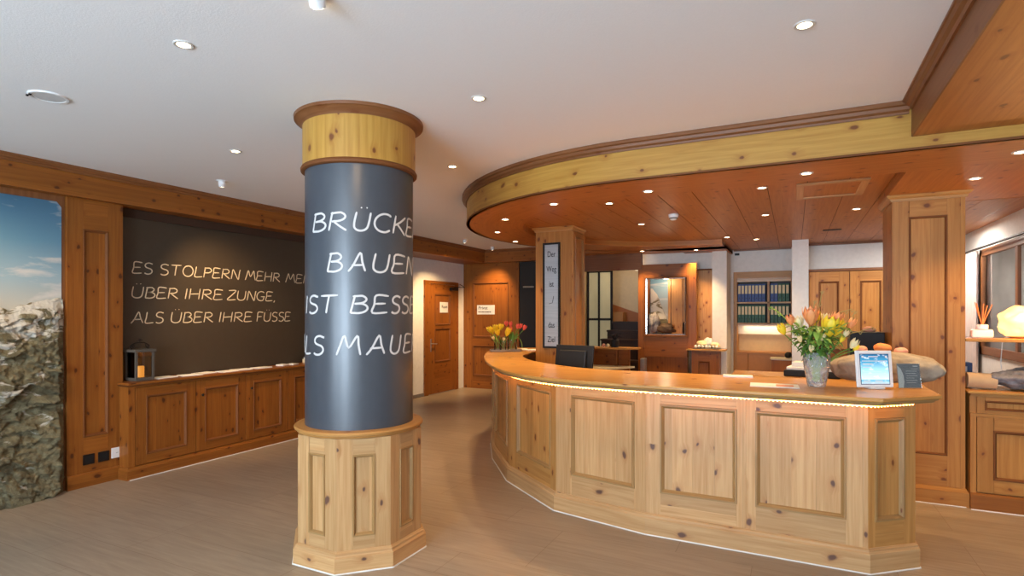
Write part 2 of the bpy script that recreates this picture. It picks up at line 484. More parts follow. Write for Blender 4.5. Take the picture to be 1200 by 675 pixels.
def plane_T(origin, u, up=(0,0,1)):
    """local x = u, local y = inward (behind the face), local z = up; front is -y"""
    u = Vector(u).normalized(); z = Vector(up); y = z.cross(u)
    return Matrix.Translation(Vector(origin)) @ Matrix((u, y, z)).transposed().to_4x4()

def panelled(parent, T, w, h, stile, top, bot, mat, field=None, th=.022, rec=.012, name='front_panel', fname='panel_field', mname='panel_moulding',
             mould=.022, rail_g='x', bumpout=.006, mmat=None, a_off=0, cuts=None):
    """a framed panel: frame (part), recessed field and moulding (sub-parts). cuts: list of (c0,c1) openings in z"""
    cuts = cuts or [(bot, h-top)]
    sl, sr = stile if isinstance(stile, tuple) else (stile, stile)
    m = MB(T)
    m.box(0, sl, 0, th, 0, h, 'z'); m.box(w-sr, w, 0, th, 0, h, 'z')
    z = 0
    for c0, c1 in cuts:
        m.box(sl, w-sr, 0, th, z, c0, rail_g); z = c1
    m.box(sl, w-sr, 0, th, z, h, rail_g)
    fr = m.build(name, mat, parent, bevel=.0015)
    f = MB(T); k = MB(T)
    for c0, c1 in cuts:
        f.box(sl-.004, w-sr+.004, rec, rec+.012, c0-.004, c1+.004, 'z')
        k.frame(sl, w-sr, c0, c1, [(-.004, 0), (-.002, bumpout), (mould*.35, bumpout), (mould*.55, bumpout*.2), (mould*.8, -rec*.35), (mould, -rec)])
    f.build(fname, field or mat, fr); k.build(mname, mmat or M['pine_mould'], fr)
    return fr
M['pine_mould'] = pine('moulding_pine', (.30, .155, .055), knots=.1, board=5, var=0)  # moulding darkened: panel shadow lines put into the colour
M['pine_mould_o'] = pine('moulding_pine_orange', (.19, .065, .015), knots=.1, rough=.7, board=5, var=0)  # darker than the panels too, painting in their shadow lines
M['pine_mould_l'] = pine('moulding_pine_pale', (.36, .215, .085), knots=.1, board=5, var=0)

CEIL = 2.73; RING = 2.45; PLANK = 2.52

# ------------------------------------------------------------------ room shell
XL, XR, YF, YB = -5.97, 4.2, -3.6, 11.2
def st(mb, name, mat, label=None, **k): return structure(mb.build(name, mat, **k), label, name.split('_')[0])
st(MB().box(XL-.1, XR+.1, YF-.1, YB+.1, -.1, 0, 'x'), 'floor', M['floor'], 'brown wood-look floor tiles')
st(MB().box(XL-.1, XR+.1, YF-.1, YB+.1, CEIL, CEIL+.1, 'x'), 'ceiling', M['ceiling'], 'white stucco ceiling')
st(MB().box(XL-.12, XL, YF, YB, 0, CEIL), 'wall_left', M['white'], 'white wall with the pine door')
# wall behind the camera, with three tall openings for the daylight
wf = MB()
ops = [(-3.95, -2.85), (-2.2, -.3), (.5, 2.4)]; x = XL-.1
for a, b in ops + [(XR+.1, XR+.1)]:
    if a > x: wf.box(x, a, YF-.12, YF, 0, CEIL)
    if b > a: wf.box(a, b, YF-.12, YF, 0, .35); wf.box(a, b, YF-.12, YF, 2.45, CEIL)
    x = b
st(wf, 'wall_front', M['white'])
for i, (a, b) in enumerate(ops):
    w = MB(); w.box(a, a+.06, YF-.09, YF-.03, .35, 2.45); w.box(b-.06, b, YF-.09, YF-.03, .35, 2.45)
    w.box(a, b, YF-.09, YF-.03, .35, .41, 'x'); w.box(a, b, YF-.09, YF-.03, 2.39, 2.45, 'x'); w.box((a+b)/2-.03, (a+b)/2+.03, YF-.09, YF-.03, .41, 2.39)
    st(w, 'window_%d' % (i+2), M['pine_d'])
# right side: front area wide, back office narrow (X=2.0)
wr = MB()
wr.box(XR, XR+.12, YF, 5.9, 0, CEIL)
wr.box(2.0, XR+.12, 5.9, 6.02, 0, CEIL)
wy0, wy1, wz0, wz1 = 6.15, 8.5, 1.02, 2.25       # window opening in the X=2 wall
wr.box(2.0, 2.12, 6.02, wy0, 0, CEIL); wr.box(2.0, 2.12, wy1, YB, 0, CEIL)
wr.box(2.0, 2.12, wy0, wy1, 0, wz0); wr.box(2.0, 2.12, wy0, wy1, wz1, CEIL)
st(wr, 'wall_right', M['white'])
wb = MB()
wb.box(.2, 2.0, 9.4, 9.5, 0, CEIL)
wb.box(-.87, .2, 9.75, 9.85, 2.16, CEIL)
wb.box(-.02, .2, 9.5, 9.95, 0, CEIL)
wb.box(-.95, .2, 10.05, 10.15, 0, CEIL)
wb.box(-1.5, -.87, 9.75, 9.85, 0, CEIL)
wb.box(-2.35, -1.12, 9.285, 9.299, 2.2, CEIL); wb.box(-1.5, -1.4, 9.3, 9.85, 0, CEIL)
wb.box(XL, XR, YB, YB+.1, 0, CEIL)
st(wb, 'wall_back', M['white'])
st(MB().box(-.02, .185, 8.78, 9.399, 0, PLANK), 'wall_pier', M['white'], 'square white pier left of the wooden wall cupboards')
st(MB().box(-1.12, -.91, 9.12, 9.749, 0, RING-.001), 'wall_column', M['white'], 'square white pier right of the small pine cabinet')
# left wall build-outs: mural wall, blackboard wall
st(MB().box(XL, -5.50, YF, 2.563, 0, 2.484), 'wall_mural', M['pine_d'])
st(MB().box(XL, -5.626, 3.0, 6.62, 0, 2.484), 'wall_board', M['groove'])

# ceiling beams along left and back of the hall (structure)
t = structure(MB().sweep([(-5.40, YF), (-5.40, 9.75)], [(-.002, 2.485), (-.002, CEIL), (-.568, CEIL), (-.568, 2.485)]).build('trim_1', M['pine_o'], recalc=True), 'long pine ceiling beam above the blackboard', 'beam')
crown_prof = [(0, 2.675), (.012, 2.675), (.018, 2.692), (.034, 2.700), (.042, 2.716), (.05, 2.718), (.05, 2.7299), (0, 2.7299)]
MB().sweep([(-5.40, YF), (-5.40, 9.6)], crown_prof).build('beam_moulding', M['pine_d'], t, recalc=True)
t = structure(MB().box(-5.40, -2.9, 9.6, 9.76, 2.485, CEIL, 'x').build('trim_2', M['pine_o']), 'pine ceiling beam above the Privat door', 'beam')
MB().sweep([(-5.40, 9.6), (-2.9, 9.6)], crown_prof).build('beam_moulding', M['pine_d'], t, recalc=True)

# big dropped box at upper right
t = structure(MB().box(.62, XR, YF, 3.965, 2.525, CEIL, 'y').build('trim_3', M['pine_s']), 'dropped pine ceiling box at the upper right', 'beam')
MB().box(.612, .62, YF, 3.965, 2.525, 2.69, 'y').build('side_board', M['pine_d'], t)
MB().sweep([(.612, 3.92), (.612, YF)], crown_prof).build('beam_moulding', M['pine_d'], t, recalc=True)

# ------------------------------------------------------------------ mural: rock relief and sky
sky = st(MB(Matrix(((0,0,1,0),(1,0,0,0),(0,1,0,0),(0,0,0,1)))).prism([(YF, 1.2), (2.535, 1.2), (2.535, 2.385), (2.50, 2.43), (YF, 2.43)], -5.50, -5.492), 'wall_sky', M['sky'], 'printed blue sky on the mural wall')
def rock_relief():
    ny, nz = 300, 220; me = bpy.data.meshes.new('rock'); vs = []; fs = []
    y0, y1 = .2, 2.555
    for j in range(nz+1):
        for i in range(ny+1):
            y = y0+(y1-y0)*i/ny
            top = 1.55+.10*noise.fractal(Vector((y*1.7+3.1, 0, 0)), .8, 2, 5)+.04*math.sin(y*3)
            z = top*j/nz
            p = Vector((0, y, z)); d = .02
            wv = noise.noise_vector(p*2.2)*.16
            for sc_, am in ((2.6, .085), (5.5, .045), (12, .020), (26, .009)):
                q = Vector(((z*.35)*sc_*.3, (y*.95-z*.42+wv.y)*sc_, (z*1.35+y*.38+wv.z)*sc_)); dd, pp = noise.voronoi(q)
                tl = noise.noise_vector(pp[0]*3.71+Vector((sc_, 2, 5)))
                d += am*(.5+1.1*tl.x+ (q-pp[0]).dot(Vector((0, tl.y, tl.z-.35)))*1.5)
            d += .008*noise.fractal(p*30, .7, 2, 4); d = .012+max(0, d)*.75
            d *= min(1, (1-j/nz)*8+.15)
            e = min(1, (y1+.03*noise.noise(Vector((0, 0, z*3.2)))-y)*14); d = max(.003, d*max(.1, e))
            yy = y if i < ny else y+.018*noise.noise(Vector((0, 0, z*3.2)))-.012
            vs.append((-5.497+min(d, .13), yy, z))
    for j in range(nz):
        for i in range(ny):
            a = j*(ny+1)+i; fs.append((a, a+1, a+ny+2, a+ny+1))
    # rim back to the wall
    me.from_pydata(vs, [], fs)
    for p in me.polygons: p.use_smooth = True
    o = bpy.data.objects.new('wall_rock', me); COL.objects.link(o); me.materials.append(M['rock'])
    sol = o.modifiers.new('t', 'SOLIDIFY'); sol.thickness = .012; sol.offset = -1
    return structure(o, 'rock relief of a snowy mountain on the left wall', 'rock wall')
rock_relief()

# ------------------------------------------------------------------ left pilaster
px = -5.475
t = empty('pine_pilaster', (px-.02, 2.79, 0), 'tall knotty pine pilaster between the rock mural and the blackboard', 'pilaster')
MB().box(-5.62, px-.022, 2.565, 3.01, 0, 2.484).build('core', M['pine_o'], t)
panelled(t, plane_T((px, 2.565, .12), (0, 1, 0)), .445, 2.364, .125, .26, .31, M['pine_o'], mmat=M['pine_mould_o'], mould=.02)
MB().sweep([(px-.0, 3.012), (px, 2.565)][::-1], [(-.02, 0), (.015, 0), (.015, .105), (.008, .12), (-.02, .12)]).build('plinth', M['pine_o'], t, recalc=True)
for y, z, w, m, n, lab in ((2.729, .232, .088, M['iron'], 'socket_plate', 'dark brown socket plate nearest the rock wall'), (2.847, .232, .088, M['iron'], 'socket_plate', 'dark brown socket plate beside the white socket'),
                      (2.957, .242, .092, M['whitep'], 'wall_socket', 'white wall socket low on the pilaster beside the sideboard')):
    T = plane_T((px, y, z), (0, 1, 0))
    o = MB(T).box(-w/2, w/2, -.009, .001, -w/2, w/2).build(n, m, bevel=.002); rebase(o, T @ Vector((0, 0, 0)))
    tag(o, lab, 'socket')
    if m is M['whitep']:
        a = MB(T).lathe([(0, 0), (.018, 0)]).build('x', M['black']); bpy.data.objects.remove(a)
        MB(T).box(-.022, .022, -.0105, -.009, -.009, .009).build('socket_insert', M['whitep'], o, bevel=.001)
        b2 = MB(T)
        for k in (-.009, 0, .009): b2.box(k-.0018, k+.0018, -.0112, -.0104, -.003, .003)
        b2.build('socket_holes', M['black'], o)
    else:
        MB(T).box(-.03, .03, -.0105, -.009, -.03, .03).build('socket_insert', M['black'], o, bevel=.001)

# ------------------------------------------------------------------ sideboard along the blackboard wall
SX = -5.33; sy0, sy1 = 2.975, 6.6
t = empty('long_sideboard', (-5.47, (sy0+sy1)/2, 0), 'long low pine sideboard under the blackboard', 'sideboard')
MB().box(-5.60, SX-.022, 3.014, sy1, .0, .845).build('carcass', M['pine_o'], t)
b = MB(); ys = [3.036, 3.614, 4.186, 4.756, 5.33, 5.90, 6.55]
T0 = plane_T((SX, 0, 0), (0, 1, 0))
b = MB(T0); b.box(sy0, ys[0]-.002, 0, .14, .11, .845); b.box(ys[-1]+.002, sy1, 0, .022, .11, .845)
b.box(ys[0], ys[-1], 0, .02, .829, .845, 'x'); b.build('face_frame', M['pine_o'], t)
for i in range(6):
    w = ys[i+1]-ys[i]-.006
    T = plane_T((SX+.002, ys[i]+.003, .118), (0, 1, 0))
    d = panelled(t, T, w, .706, .095, .085, .085, M['pine_o'], name='cabinet_door', mmat=M['pine_mould_o'], mould=.02)
    ky = (.06 if i in (1, 2, 4) else w-.06)
    if i: MB(T).tube([(ky, 0, .56), (ky, -.012, .56)], [.006, .006]).tube([(ky, -.012, .56), (ky, -.018, .56), (ky, -.024, .56)], [.008, .014, .009], 14).build('door_knob', M['iron'], d, smooth=50)
MB().sweep([(SX, sy1), (SX, sy0), (-5.455, sy0)][::-1], [(-.02, 0), (.02, 0), (.02, .085), (.012, .098), (.008, .112), (-.02, .112)]).build('plinth', M['pine_o'], t, recalc=True)
MB().prism([(-5.598, 3.014), (-5.472, 3.014), (-5.472, sy0-.02), (SX+.03, sy0-.02), (SX+.03, sy1+.01), (-5.598, sy1+.01)], .853, .873, 'y').build('sideboard_top', M['pine_o'], t, bevel=.004)
MB().sweep([(SX, sy1), (SX, sy0), (-5.470, sy0)][::-1], [(-.01, .838), (.008, .838), (.02, .853), (-.01, .853)]).build('top_moulding', M['pine_mould_o'], t, recalc=True)
c = MB().sweep([(SX, sy1), (SX, sy0)][::-1], [(.018, 0), (.026, 0), (.024, .006), (.018, .006)]).build('floor_joint', M['caulk'], t, recalc=True)

# ------------------------------------------------------------------ handwriting strokes
def arc(cx, cy, rx, ry, a0, a1, n=10): return [(cx+rx*math.cos(R(a0+(a1-a0)*i/n)), cy+ry*math.sin(R(a0+(a1-a0)*i/n))) for i in range(n+1)]
G = {
 'A': (.86, [[(0, 0), (.2, .34), (.46, 1.0), (.62, .5), (.82, .03)], [(.12, .33), (.70, .36)]]),
 'B': (.62, [[(.08, 1.0), (.04, .5), (.0, 0)], [(.0, .93)] + arc(.22, .76, .30, .22, 70, -80, 8) + [(.10, .52)], [(.10, .52)] + arc(.25, .27, .36, .27, 75, -105, 9) + [(0, .02)]]),
 'C': (.66, [[(.62, .86)] + arc(.40, .5, .40, .50, 60, 285, 14) + [(.66, .13)]]),
 'E': (.60, [[(.58, .97), (.06, 1.0), (.03, .5), (0, .02), (.60, .05)], [(.04, .52), (.48, .55)]]),
 'F': (.56, [[(.58, .98), (.07, 1.0), (.03, .5), (0, 0)], [(.04, .50), (.46, .54)]]),
 'G': (.72, [[(.62, .86)] + arc(.38, .5, .38, .50, 60, 300, 14) + [(.66, .42)], [(.36, .44), (.74, .46)]]),
 'H': (.70, [[(.05, 1.0), (.0, 0)], [(.66, 1.02), (.62, 0)], [(.02, .48), (.64, .54)]]),
 'I': (.10, [[(.06, 1.0), (.03, .5), (0, 0)]]),
 'K': (.66, [[(.05, 1.0), (0, 0)], [(.62, 1.0), (.3, .66), (.03, .45)], [(.16, .54), (.4, .28), (.66, -.02)]]),
 'L': (.54, [[(.05, 1.0), (.02, .5), (0, .02), (.56, .05)]]),
 'M': (.90, [[(0, 0), (.1, .5), (.22, 1.0), (.44, .38), (.70, 1.0), (.80, .5), (.92, 0)]]),
 'N': (.70, [[(0, 0), (.04, .5), (.10, .98), (.36, .48), (.62, 0), (.66, .5), (.72, 1.02)]]),
 'O': (.78, [arc(.38, .5, .38, .50, 100, 465, 20)]),
 'P': (.58, [[(.06, 1.0), (.03, .5), (0, 0)], [(.0, .92)] + arc(.24, .72, .33, .25, 70, -100, 10) + [(.05, .44)]]),
 'R': (.66, [[(.06, 1.0), (.03, .5), (0, 0)], [(.0, .92)] + arc(.24, .74, .33, .24, 70, -100, 10) + [(.08, .48)], [(.16, .48), (.4, .24), (.68, 0)]]),
 'S': (.58, [[(.55, .92)] + arc(.30, .76, .26, .23, 50, 255, 10) + arc(.27, .25, .29, .26, 80, -140, 12)]),
 'T': (.74, [[(0, .96), (.74, 1.0)], [(.38, .98), (.35, .5), (.33, 0)]]),
 'U': (.70, [[(.04, 1.0), (.0, .5)] + arc(.32, .28, .31, .28, 190, 350, 10) + [(.66, .5), (.68, 1.0)]]),
 'Z': (.68, [[(.06, .96), (.66, 1.0), (.34, .5), (0, .03), (.70, .06)]]),
 ',': (.10, [[(.08, .08), (.0, -.16)]]),
}
G['Ü'] = (.70, G['U'][1] + [[(.22, 1.20), (.23, 1.27)], [(.47, 1.21), (.48, 1.28)]])
def ribbon(m, pts, hw, fmap, th=.0012):
    """a chalk stroke: small box-section ribbon; fmap(s, z, h) -> 3-D point"""
    P = pts
    # subdivide long pieces so that the stroke follows a curved wall
    Q = [P[0]]
    for a, b in zip(P, P[1:]):
        k = max(1, int(math.dist(a, b)/.02))
        for i in range(1, k+1): Q.append((a[0]+(b[0]-a[0])*i/k, a[1]+(b[1]-a[1])*i/k))
    def nr(i):
        a = Q[max(0, i-1)]; b = Q[min(len(Q)-1, i+1)]; dx, dy = b[0]-a[0], b[1]-a[1]; l = math.hypot(dx, dy) or 1; return (-dy/l*hw, dx/l*hw)
    L = []; Rr = []
    for i, p in enumerate(Q):
        n = nr(i); w = .62 if i in (0, len(Q)-1) else 1
        L.append((p[0]+n[0]*w, p[1]+n[1]*w)); Rr.append((p[0]-n[0]*w, p[1]-n[1]*w))
    for i in range(len(Q)-1):
        m.face([fmap(*Rr[i], th), fmap(*Rr[i+1], th), fmap(*L[i+1], th), fmap(*L[i], th)], [(0,0)]*4)
        m.face([fmap(*Rr[i+1], th), fmap(*Rr[i], th), fmap(*Rr[i], 0), fmap(*Rr[i+1], 0)], [(0,0)]*4)
        m.face([fmap(*L[i], th), fmap(*L[i+1], th), fmap(*L[i+1], 0), fmap(*L[i], 0)], [(0,0)]*4)
def write(m, ch, s0, z0, h, fmap, w=1.0, hw=.006, slant=0):
    wd, strokes = G[ch]
    for st_ in strokes:
        sm = catmull(st_, 4) if len(st_) > 2 else st_
        ribbon(m, [(s0+(x*w+slant*y)*h, z0+y*h) for x, y in sm], hw, fmap)
    return wd*w*h

# ------------------------------------------------------------------ blackboard with writing
BX = -5.60
bb = MB().box(-5.62, BX, 3.012, 6.60, .874, 2.40).build('blackboard', M['board'])
tag(bb, 'large wall blackboard with chalk sentence above the pine sideboard', 'blackboard')
MB().box(-5.62, -5.59, 3.012, 6.60, 2.402, 2.483, 'y').build('top_rail', M['groove'], bb)  # dark colour stands in for the shadow under the beam
def bmap(s, z, h): return (BX+h, s, z)
lines = [[('ES', 3.165, 3.345), ('STOLPERN', 3.42, 4.31), ('MEHR', 4.39, 4.87), ('MENSCHEN', 4.96, 5.98)],
         [('ÜBER', 3.155, 3.60), ('IHRE', 3.68, 4.10), ('ZUNGE,', 4.16, 4.80)],
         [('ALS', 3.148, 3.452), ('ÜBER', 3.53, 3.985), ('IHRE', 4.065, 4.476), ('FÜSSE', 4.545, 5.03)]]
for ln, zb in zip(lines, (1.880, 1.646, 1.403)):
    for wd, a, b in ln:
        m = MB(); h = .108; gap = .15
        tot = sum(G[c][0] for c in wd)+gap*(len(wd)-1); k = (b-a)/h/tot; s = a
        for c in wd:
            write(m, c, s, zb, h, bmap, k, .0052, .10); s += (G[c][0]+gap)*k*h
        m.build('chalk_word', M['chalkw'], bb)

# ------------------------------------------------------------------ the round column
CX, CY = -2.512, 2.824
PH0 = math.atan2(-CY, -CX)        # direction from column to camera
t = empty('round_column', (CX, CY, 0), 'thick round column with grey chalkboard skin and pine base and collar', 'column')
MB().lathe([(0, .79), (.337, .79), (.337, 2.41), (0, 2.41)], CX, CY, 96).build('chalkboard_skin', M['slate'], t, smooth=40)
def cmap(s, z, h): # s = arc length measured rightwards from the line that faces the camera
    a = PH0 + s/.337
    return (CX+(.337+h)*math.cos(a), CY+(.337+h)*math.sin(a), z)
def zat(y): return 1.5-(y-367)*3.33/660
for y1, h, word, spans in ((270.5, .110, 'BRÜCKEN', ((-54, -35), (-32, -12.6), (-6.8, 9.5), (13, 32), (35, 54), (56, 73), (77, 95))),
                   (318.5, .112, 'BAUEN', ((-33.6, -17), (-11.7, 7), (12, 30), (34, 53), (56, 76))),
                   (367, .106, 'IST', ((-71, -68), (-63, -46), (-44, -23))), (367, .106, 'BESSER', ((-9.5, 8), (12, 29), (32, 44.5), (46.6, 61), (65, 82), (86, 104))),
                   (416, .112, 'ALS', ((-98, -77), (-73, -58), (-54, -38))), (416, .114, 'MAUERN', ((-23.6, 1.5), (6, 27), (31, 45), (51, 68), (72, 90), (94, 112)))):
    m = MB()
    for ch, (a, b2) in zip(word, spans):
        w_ = R(b2-a)*.337/(G[ch][0]*h) if ch != 'I' else 1
        write(m, ch, R(a)*.337, zat(y1), h, cmap, w_*.93, .0060, .14)
    m.build('chalk_word', M['chalk'], t)
# octagonal base
def octo(ap, rot=R(22.5)): r = ap/math.cos(PI/8); return [(CX+r*math.cos(rot+k*PI/4), CY+r*math.sin(rot+k*PI/4)) for k in range(8)]
MB().prism(octo(.346), .0, .77).build('base_core', M['pine_l'], t)
oc = octo(.37)
for k in range(8):
    a = oc[(k+1) % 8]; b2 = oc[k]     # seen from outside, left to right
    # outward normal = u x z ; u must run so that this points away from the centre
    u = Vector((b2[0]-a[0], b2[1]-a[1], 0)); n = u.cross(Vector((0,0,1)))
    mid = Vector(((a[0]+b2[0])/2-CX, (a[1]+b2[1])/2-CY, 0))
    if n.dot(mid) < 0: a, b2 = b2, a; u = -u
    w = u.length
    panelled(t, plane_T((a[0], a[1], .10), u), w, .67, .092, .10, .10, M['pine_l'], mmat=M['pine_mould_l'], mould=.016, name='base_panel', th=.02)
def ccw_out(path): return path
MB().sweep(octo(.368), [(-.03, 0), (.03, 0), (.03, .09), (.02, .10), (.018, .112), (.006, .122), (-.03, .122)], closed_path=True).build('plinth', M['pine_l'], t, recalc=True)
MB().sweep(octo(.368), [(.028, 0), (.036, 0), (.034, .006), (.028, .006)], closed_path=True).build('floor_joint', M['caulk'], t, recalc=True)
MB().lathe([(.30, .765), (.372, .765), (.385, .772), (.388, .782), (.400, .787), (.402, .797), (.396, .805), (.37, .808), (.30, .808)], CX, CY, 96).build('base_cap', M['pine'], t, smooth=35)
MB().lathe([(.33, 2.405), (.352, 2.405), (.352, 2.69), (.33, 2.69)], CX, CY, 96, vert=True).build('pine_collar', M['pine_c'], t, smooth=35)
MB().lathe([(.33, 2.385), (.350, 2.385), (.362, 2.39), (.364, 2.402), (.358, 2.414), (.351, 2.418), (.33, 2.418)], CX, CY, 96).build('collar_bead', M['pine_mould_o'], t, smooth=35)
MB().lathe([(.33, 2.672), (.354, 2.672), (.360, 2.684), (.376, 2.694), (.388, 2.708), (.402, 2.712), (.404, 2.7299), (.33, 2.7299)], CX, CY, 96).build('collar_crown', M['pine_d'], t, smooth=35)

# ------------------------------------------------------------------ reception counter
P = [(-3.12, 6.85), (-3.26, 6.35), (-3.10, 5.70), (-2.76, 5.12), (-2.28, 4.50), (-1.62, 3.99), (-.90, 3.84), (.385, 3.83), (.645, 4.05), (.645, 4.42)]
t = empty('reception_counter', (-1.0, 4.6, 0), 'curved pine reception counter with panelled front and glowing edge strip', 'reception counter')
# wall of the counter: outer facets, straight through
core_out = offset(P, -.022)
MB().sweep(P, [(-.022, .12), (-.022, .985), (-.30, .985), (-.30, .12)]).build('counter_core', M['pine_l'], t, recalc=True)
n = 0
for i in range(1, len(P)-1):
    a, b2 = Vector((*P[i], 0)), Vector((*P[i+1], 0)); L = (b2-a).length; u = (b2-a).normalized()
    npan = 2 if i == 6 else 1
    x_ = 0
    for k in range(npan):
        w = (.632, L-.632)[k] if npan == 2 else L; o = a+u*x_; x_ += w
        s0 = {4: (.17, .085), 5: (.14, .088), 6: ((.098, .057), (.057, .112))[k], 7: (.05, .085)}.get(i, .08)
        mt = M['pine_l'] if 4 < i < 7 else M['pine']  # oranger boards on curved and end facets, partly warm light put into the colour
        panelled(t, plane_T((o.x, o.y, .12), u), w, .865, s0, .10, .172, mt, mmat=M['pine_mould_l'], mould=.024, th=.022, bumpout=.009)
MB().sweep(P, [(-.03, 0), (.022, 0), (.022, .112), (.014, .122), (.013, .132), (.003, .142), (-.03, .142)]).build('plinth', M['pine_l'], t, recalc=True)
MB().sweep(P, [(.02, 0), (.028, 0), (.026, .006), (.02, .006)]).build('floor_joint', M['caulk'], t, recalc=True)
top_out = catmull([(-2.80, 7.0), (-3.30, 6.75), (-3.40, 6.30), (-3.20, 5.72), (-2.86, 5.08), (-2.42, 4.41), (-1.98, 3.93), (-1.52, 3.68), (-.95, 3.605), (-.5, 3.60)], 8) + [(.43, 3.60), (.745, 3.90), (.745, 4.46)]
top_in = [(.2, 4.46), (-.5, 4.46)] + catmull([(-.95, 4.46), (-1.50, 4.48), (-1.98, 4.74), (-2.38, 5.12), (-2.66, 5.60), (-2.79, 6.10), (-2.80, 6.20)], 6)
poly = top_out + top_in
def top_shape(zlo, zhi, d):
    m = MB(); o = offset(top_out, d)
    m.prism(o+top_in, zlo, zhi, 'x'); return m
ct = MB()
def ringpoly(d): return offset(top_out, d)
ct.prism(top_out+top_in, 1.018, 1.04, 'x')
ct.build('counter_top', M['pine_t'], t, bevel=.006)
MB().sweep(top_out, [(-.012, 1.0185), (-.018, 1.008), (-.03, 1.004), (-.034, .994), (-.055, .990), (-.12, .986), (-.30, .986), (-.30, 1.0185)]).build('top_moulding', M['pine_mould_l'], t, recalc=True)
ledp = offset(top_out[16:-1], -.085); ledp[-1] = (ledp[-2][0]+(ledp[-1][0]-ledp[-2][0])*.75, ledp[-2][1]+(ledp[-1][1]-ledp[-2][1])*.75)
led = MB().sweep(ledp, [(0, .982), (0, .9865), (-.006, .9865), (-.006, .982)]); led.reroll()
for a, b2 in zip(ledp, ledp[1:]):
    n_ = max(1, int(math.dist(a, b2)/.022))
    for k in range(n_):
        f = (k+.5)/n_; x, y = a[0]+(b2[0]-a[0])*f, a[1]+(b2[1]-a[1])*f
        led.box(x-.0035, x+.0035, y-.0035, y+.0035, .977, .982, roll=False)
led.build('led_strip', M['led'], t)
# ------------------------------------------------------------------ canopy
cx, cy, RO, RI = -1.03, 6.40, 2.43, 1.82
outer = [(cx+RO*math.cos(R(a)), cy+RO*math.sin(R(a))) for a in range(90, 271, 5)] + [(-.3, 3.97), (.6, 3.97), (XR, 3.97)]
t = empty('reception_canopy', (-1.03, 4.0, RING), 'large rounded pine ceiling canopy above the reception counter', 'canopy')
MB().sweep(outer, [(0, RING), (0, 2.70), (-.03, 2.70), (-.03, RING)]).build('fascia_board', M['pine_c'], t, recalc=True, smooth=35)
MB().sweep(outer[:-2]+[(.6, 3.97)], [(0, 2.66), (.010, 2.66), (.014, 2.672), (.030, 2.682), (.036, 2.70), (.050, 2.706), (.05, 2.7299), (0, 2.7299)]).build('canopy_crown', M['pine_d'], t, recalc=True, smooth=35)
MB().sweep(outer, [(0.001, RING-.002), (.006, RING-.002), (.006, RING+.012), (0.001, RING+.012)]).build('edge_bead', M['pine_mould_o'], t, recalc=True, smooth=35)
# flat border underneath, with its inner lip
inner = [(cx+RI*math.cos(R(a)), cy+RI*math.sin(R(a))) for a in range(90, 271, 5)]
bm_ = MB(); bm_.reroll(); u = 0
for i in range(len(inner)-1):
    du = R(5)*2.1
    bm_.face([(*outer[i], RING), (*inner[i], RING), (*inner[i+1], RING), (*outer[i+1], RING)], [(u, 0), (u, .61), (u+du, .61), (u+du, 0)]); u += du
bm_.reroll(); bm_.pface([(cx, 3.97, RING), (cx, 4.58, RING), (.68, 4.58, RING), (.68, 3.97, RING)], (1,0,0))
bm_.reroll(); bm_.pface([(.68, 3.97, RING), (.68, 4.58, RING), (XR, 4.58, RING), (XR, 3.97, RING)], (1,0,0))
bm_.reroll(); bm_.pface([(.68, 4.58, RING), (.68, 6.0, RING), (XR, 5.9, RING), (XR, 4.58, RING)], (0,1,0))
lip = [(-.88, 9.7), (-.88, 8.22)] + inner + [(.68, 4.58), (.68, 6.0), (2.0, 6.0)]
for a, b2 in zip(lip, lip[1:]):
    bm_.face([(*a, RING), (*b2, RING), (*b2, PLANK+.01), (*a, PLANK+.01)], [(0, 0), (math.dist(a, b2), 0), (math.dist(a, b2), .08), (0, .08)])
bm_.reroll(); bm_.pface([(-.88, 8.22, RING), (cx, 8.22, RING), (cx, 8.83, RING), (-.88, 8.83, RING)], (1,0,0))
bm_.reroll(); bm_.box(-3.2, -.88, 8.5, 9.1, RING, RING+.04, 'x')
bm_.reroll(); bm_.box(-1.55, -.88, 9.1, 9.72, RING, RING+.04, 'x')
bm_.build('border_boards', M['pine_s'], t)
# planks, each with its own groove
pl = MB(); x = -3.0; ex = [-3.0]
while x < 2.0:
    x += .287; ex.append(x)
sh = .266-.287*math.floor(.266/.287)
for a in range(len(ex)-1):
    x0 = ex[a]-.061; xm = min(x0, x0+.287, key=lambda q: -abs(q-cx)) if x0 < cx else cx
    hh = math.sqrt(max(0, 2.25**2-(xm-cx)**2))
    if hh < .1: continue
    pl.box(x0+.0025, x0+.2845, cy-hh+.0 if x0 < cx-.15 else 4.3, 9.74 if x0 > -1.3 else min(8.75, cy+hh), PLANK, PLANK+.02, 'y')
pl.build('soffit_boards', M['pine_s'], t)
MB().prism([(cx+2.2*math.cos(R(a)), cy+2.2*math.sin(R(a))) for a in range(90, 271, 10)]+[(2.0, 4.2), (2.0, 9.74), (cx, 9.74)], PLANK+.004, PLANK+.03).build('board_backing', M['groove'], t)
# dark trim against the back wall
MB().box(.19, 2.0, 9.34, 9.4, PLANK-.03, PLANK, 'x').build('rear_cornice', M['pine_d'], t)
MB().box(-.86, -.03, 9.69, 9.748, PLANK-.025, PLANK, 'x').build('rear_cornice', M['pine_d'], t)

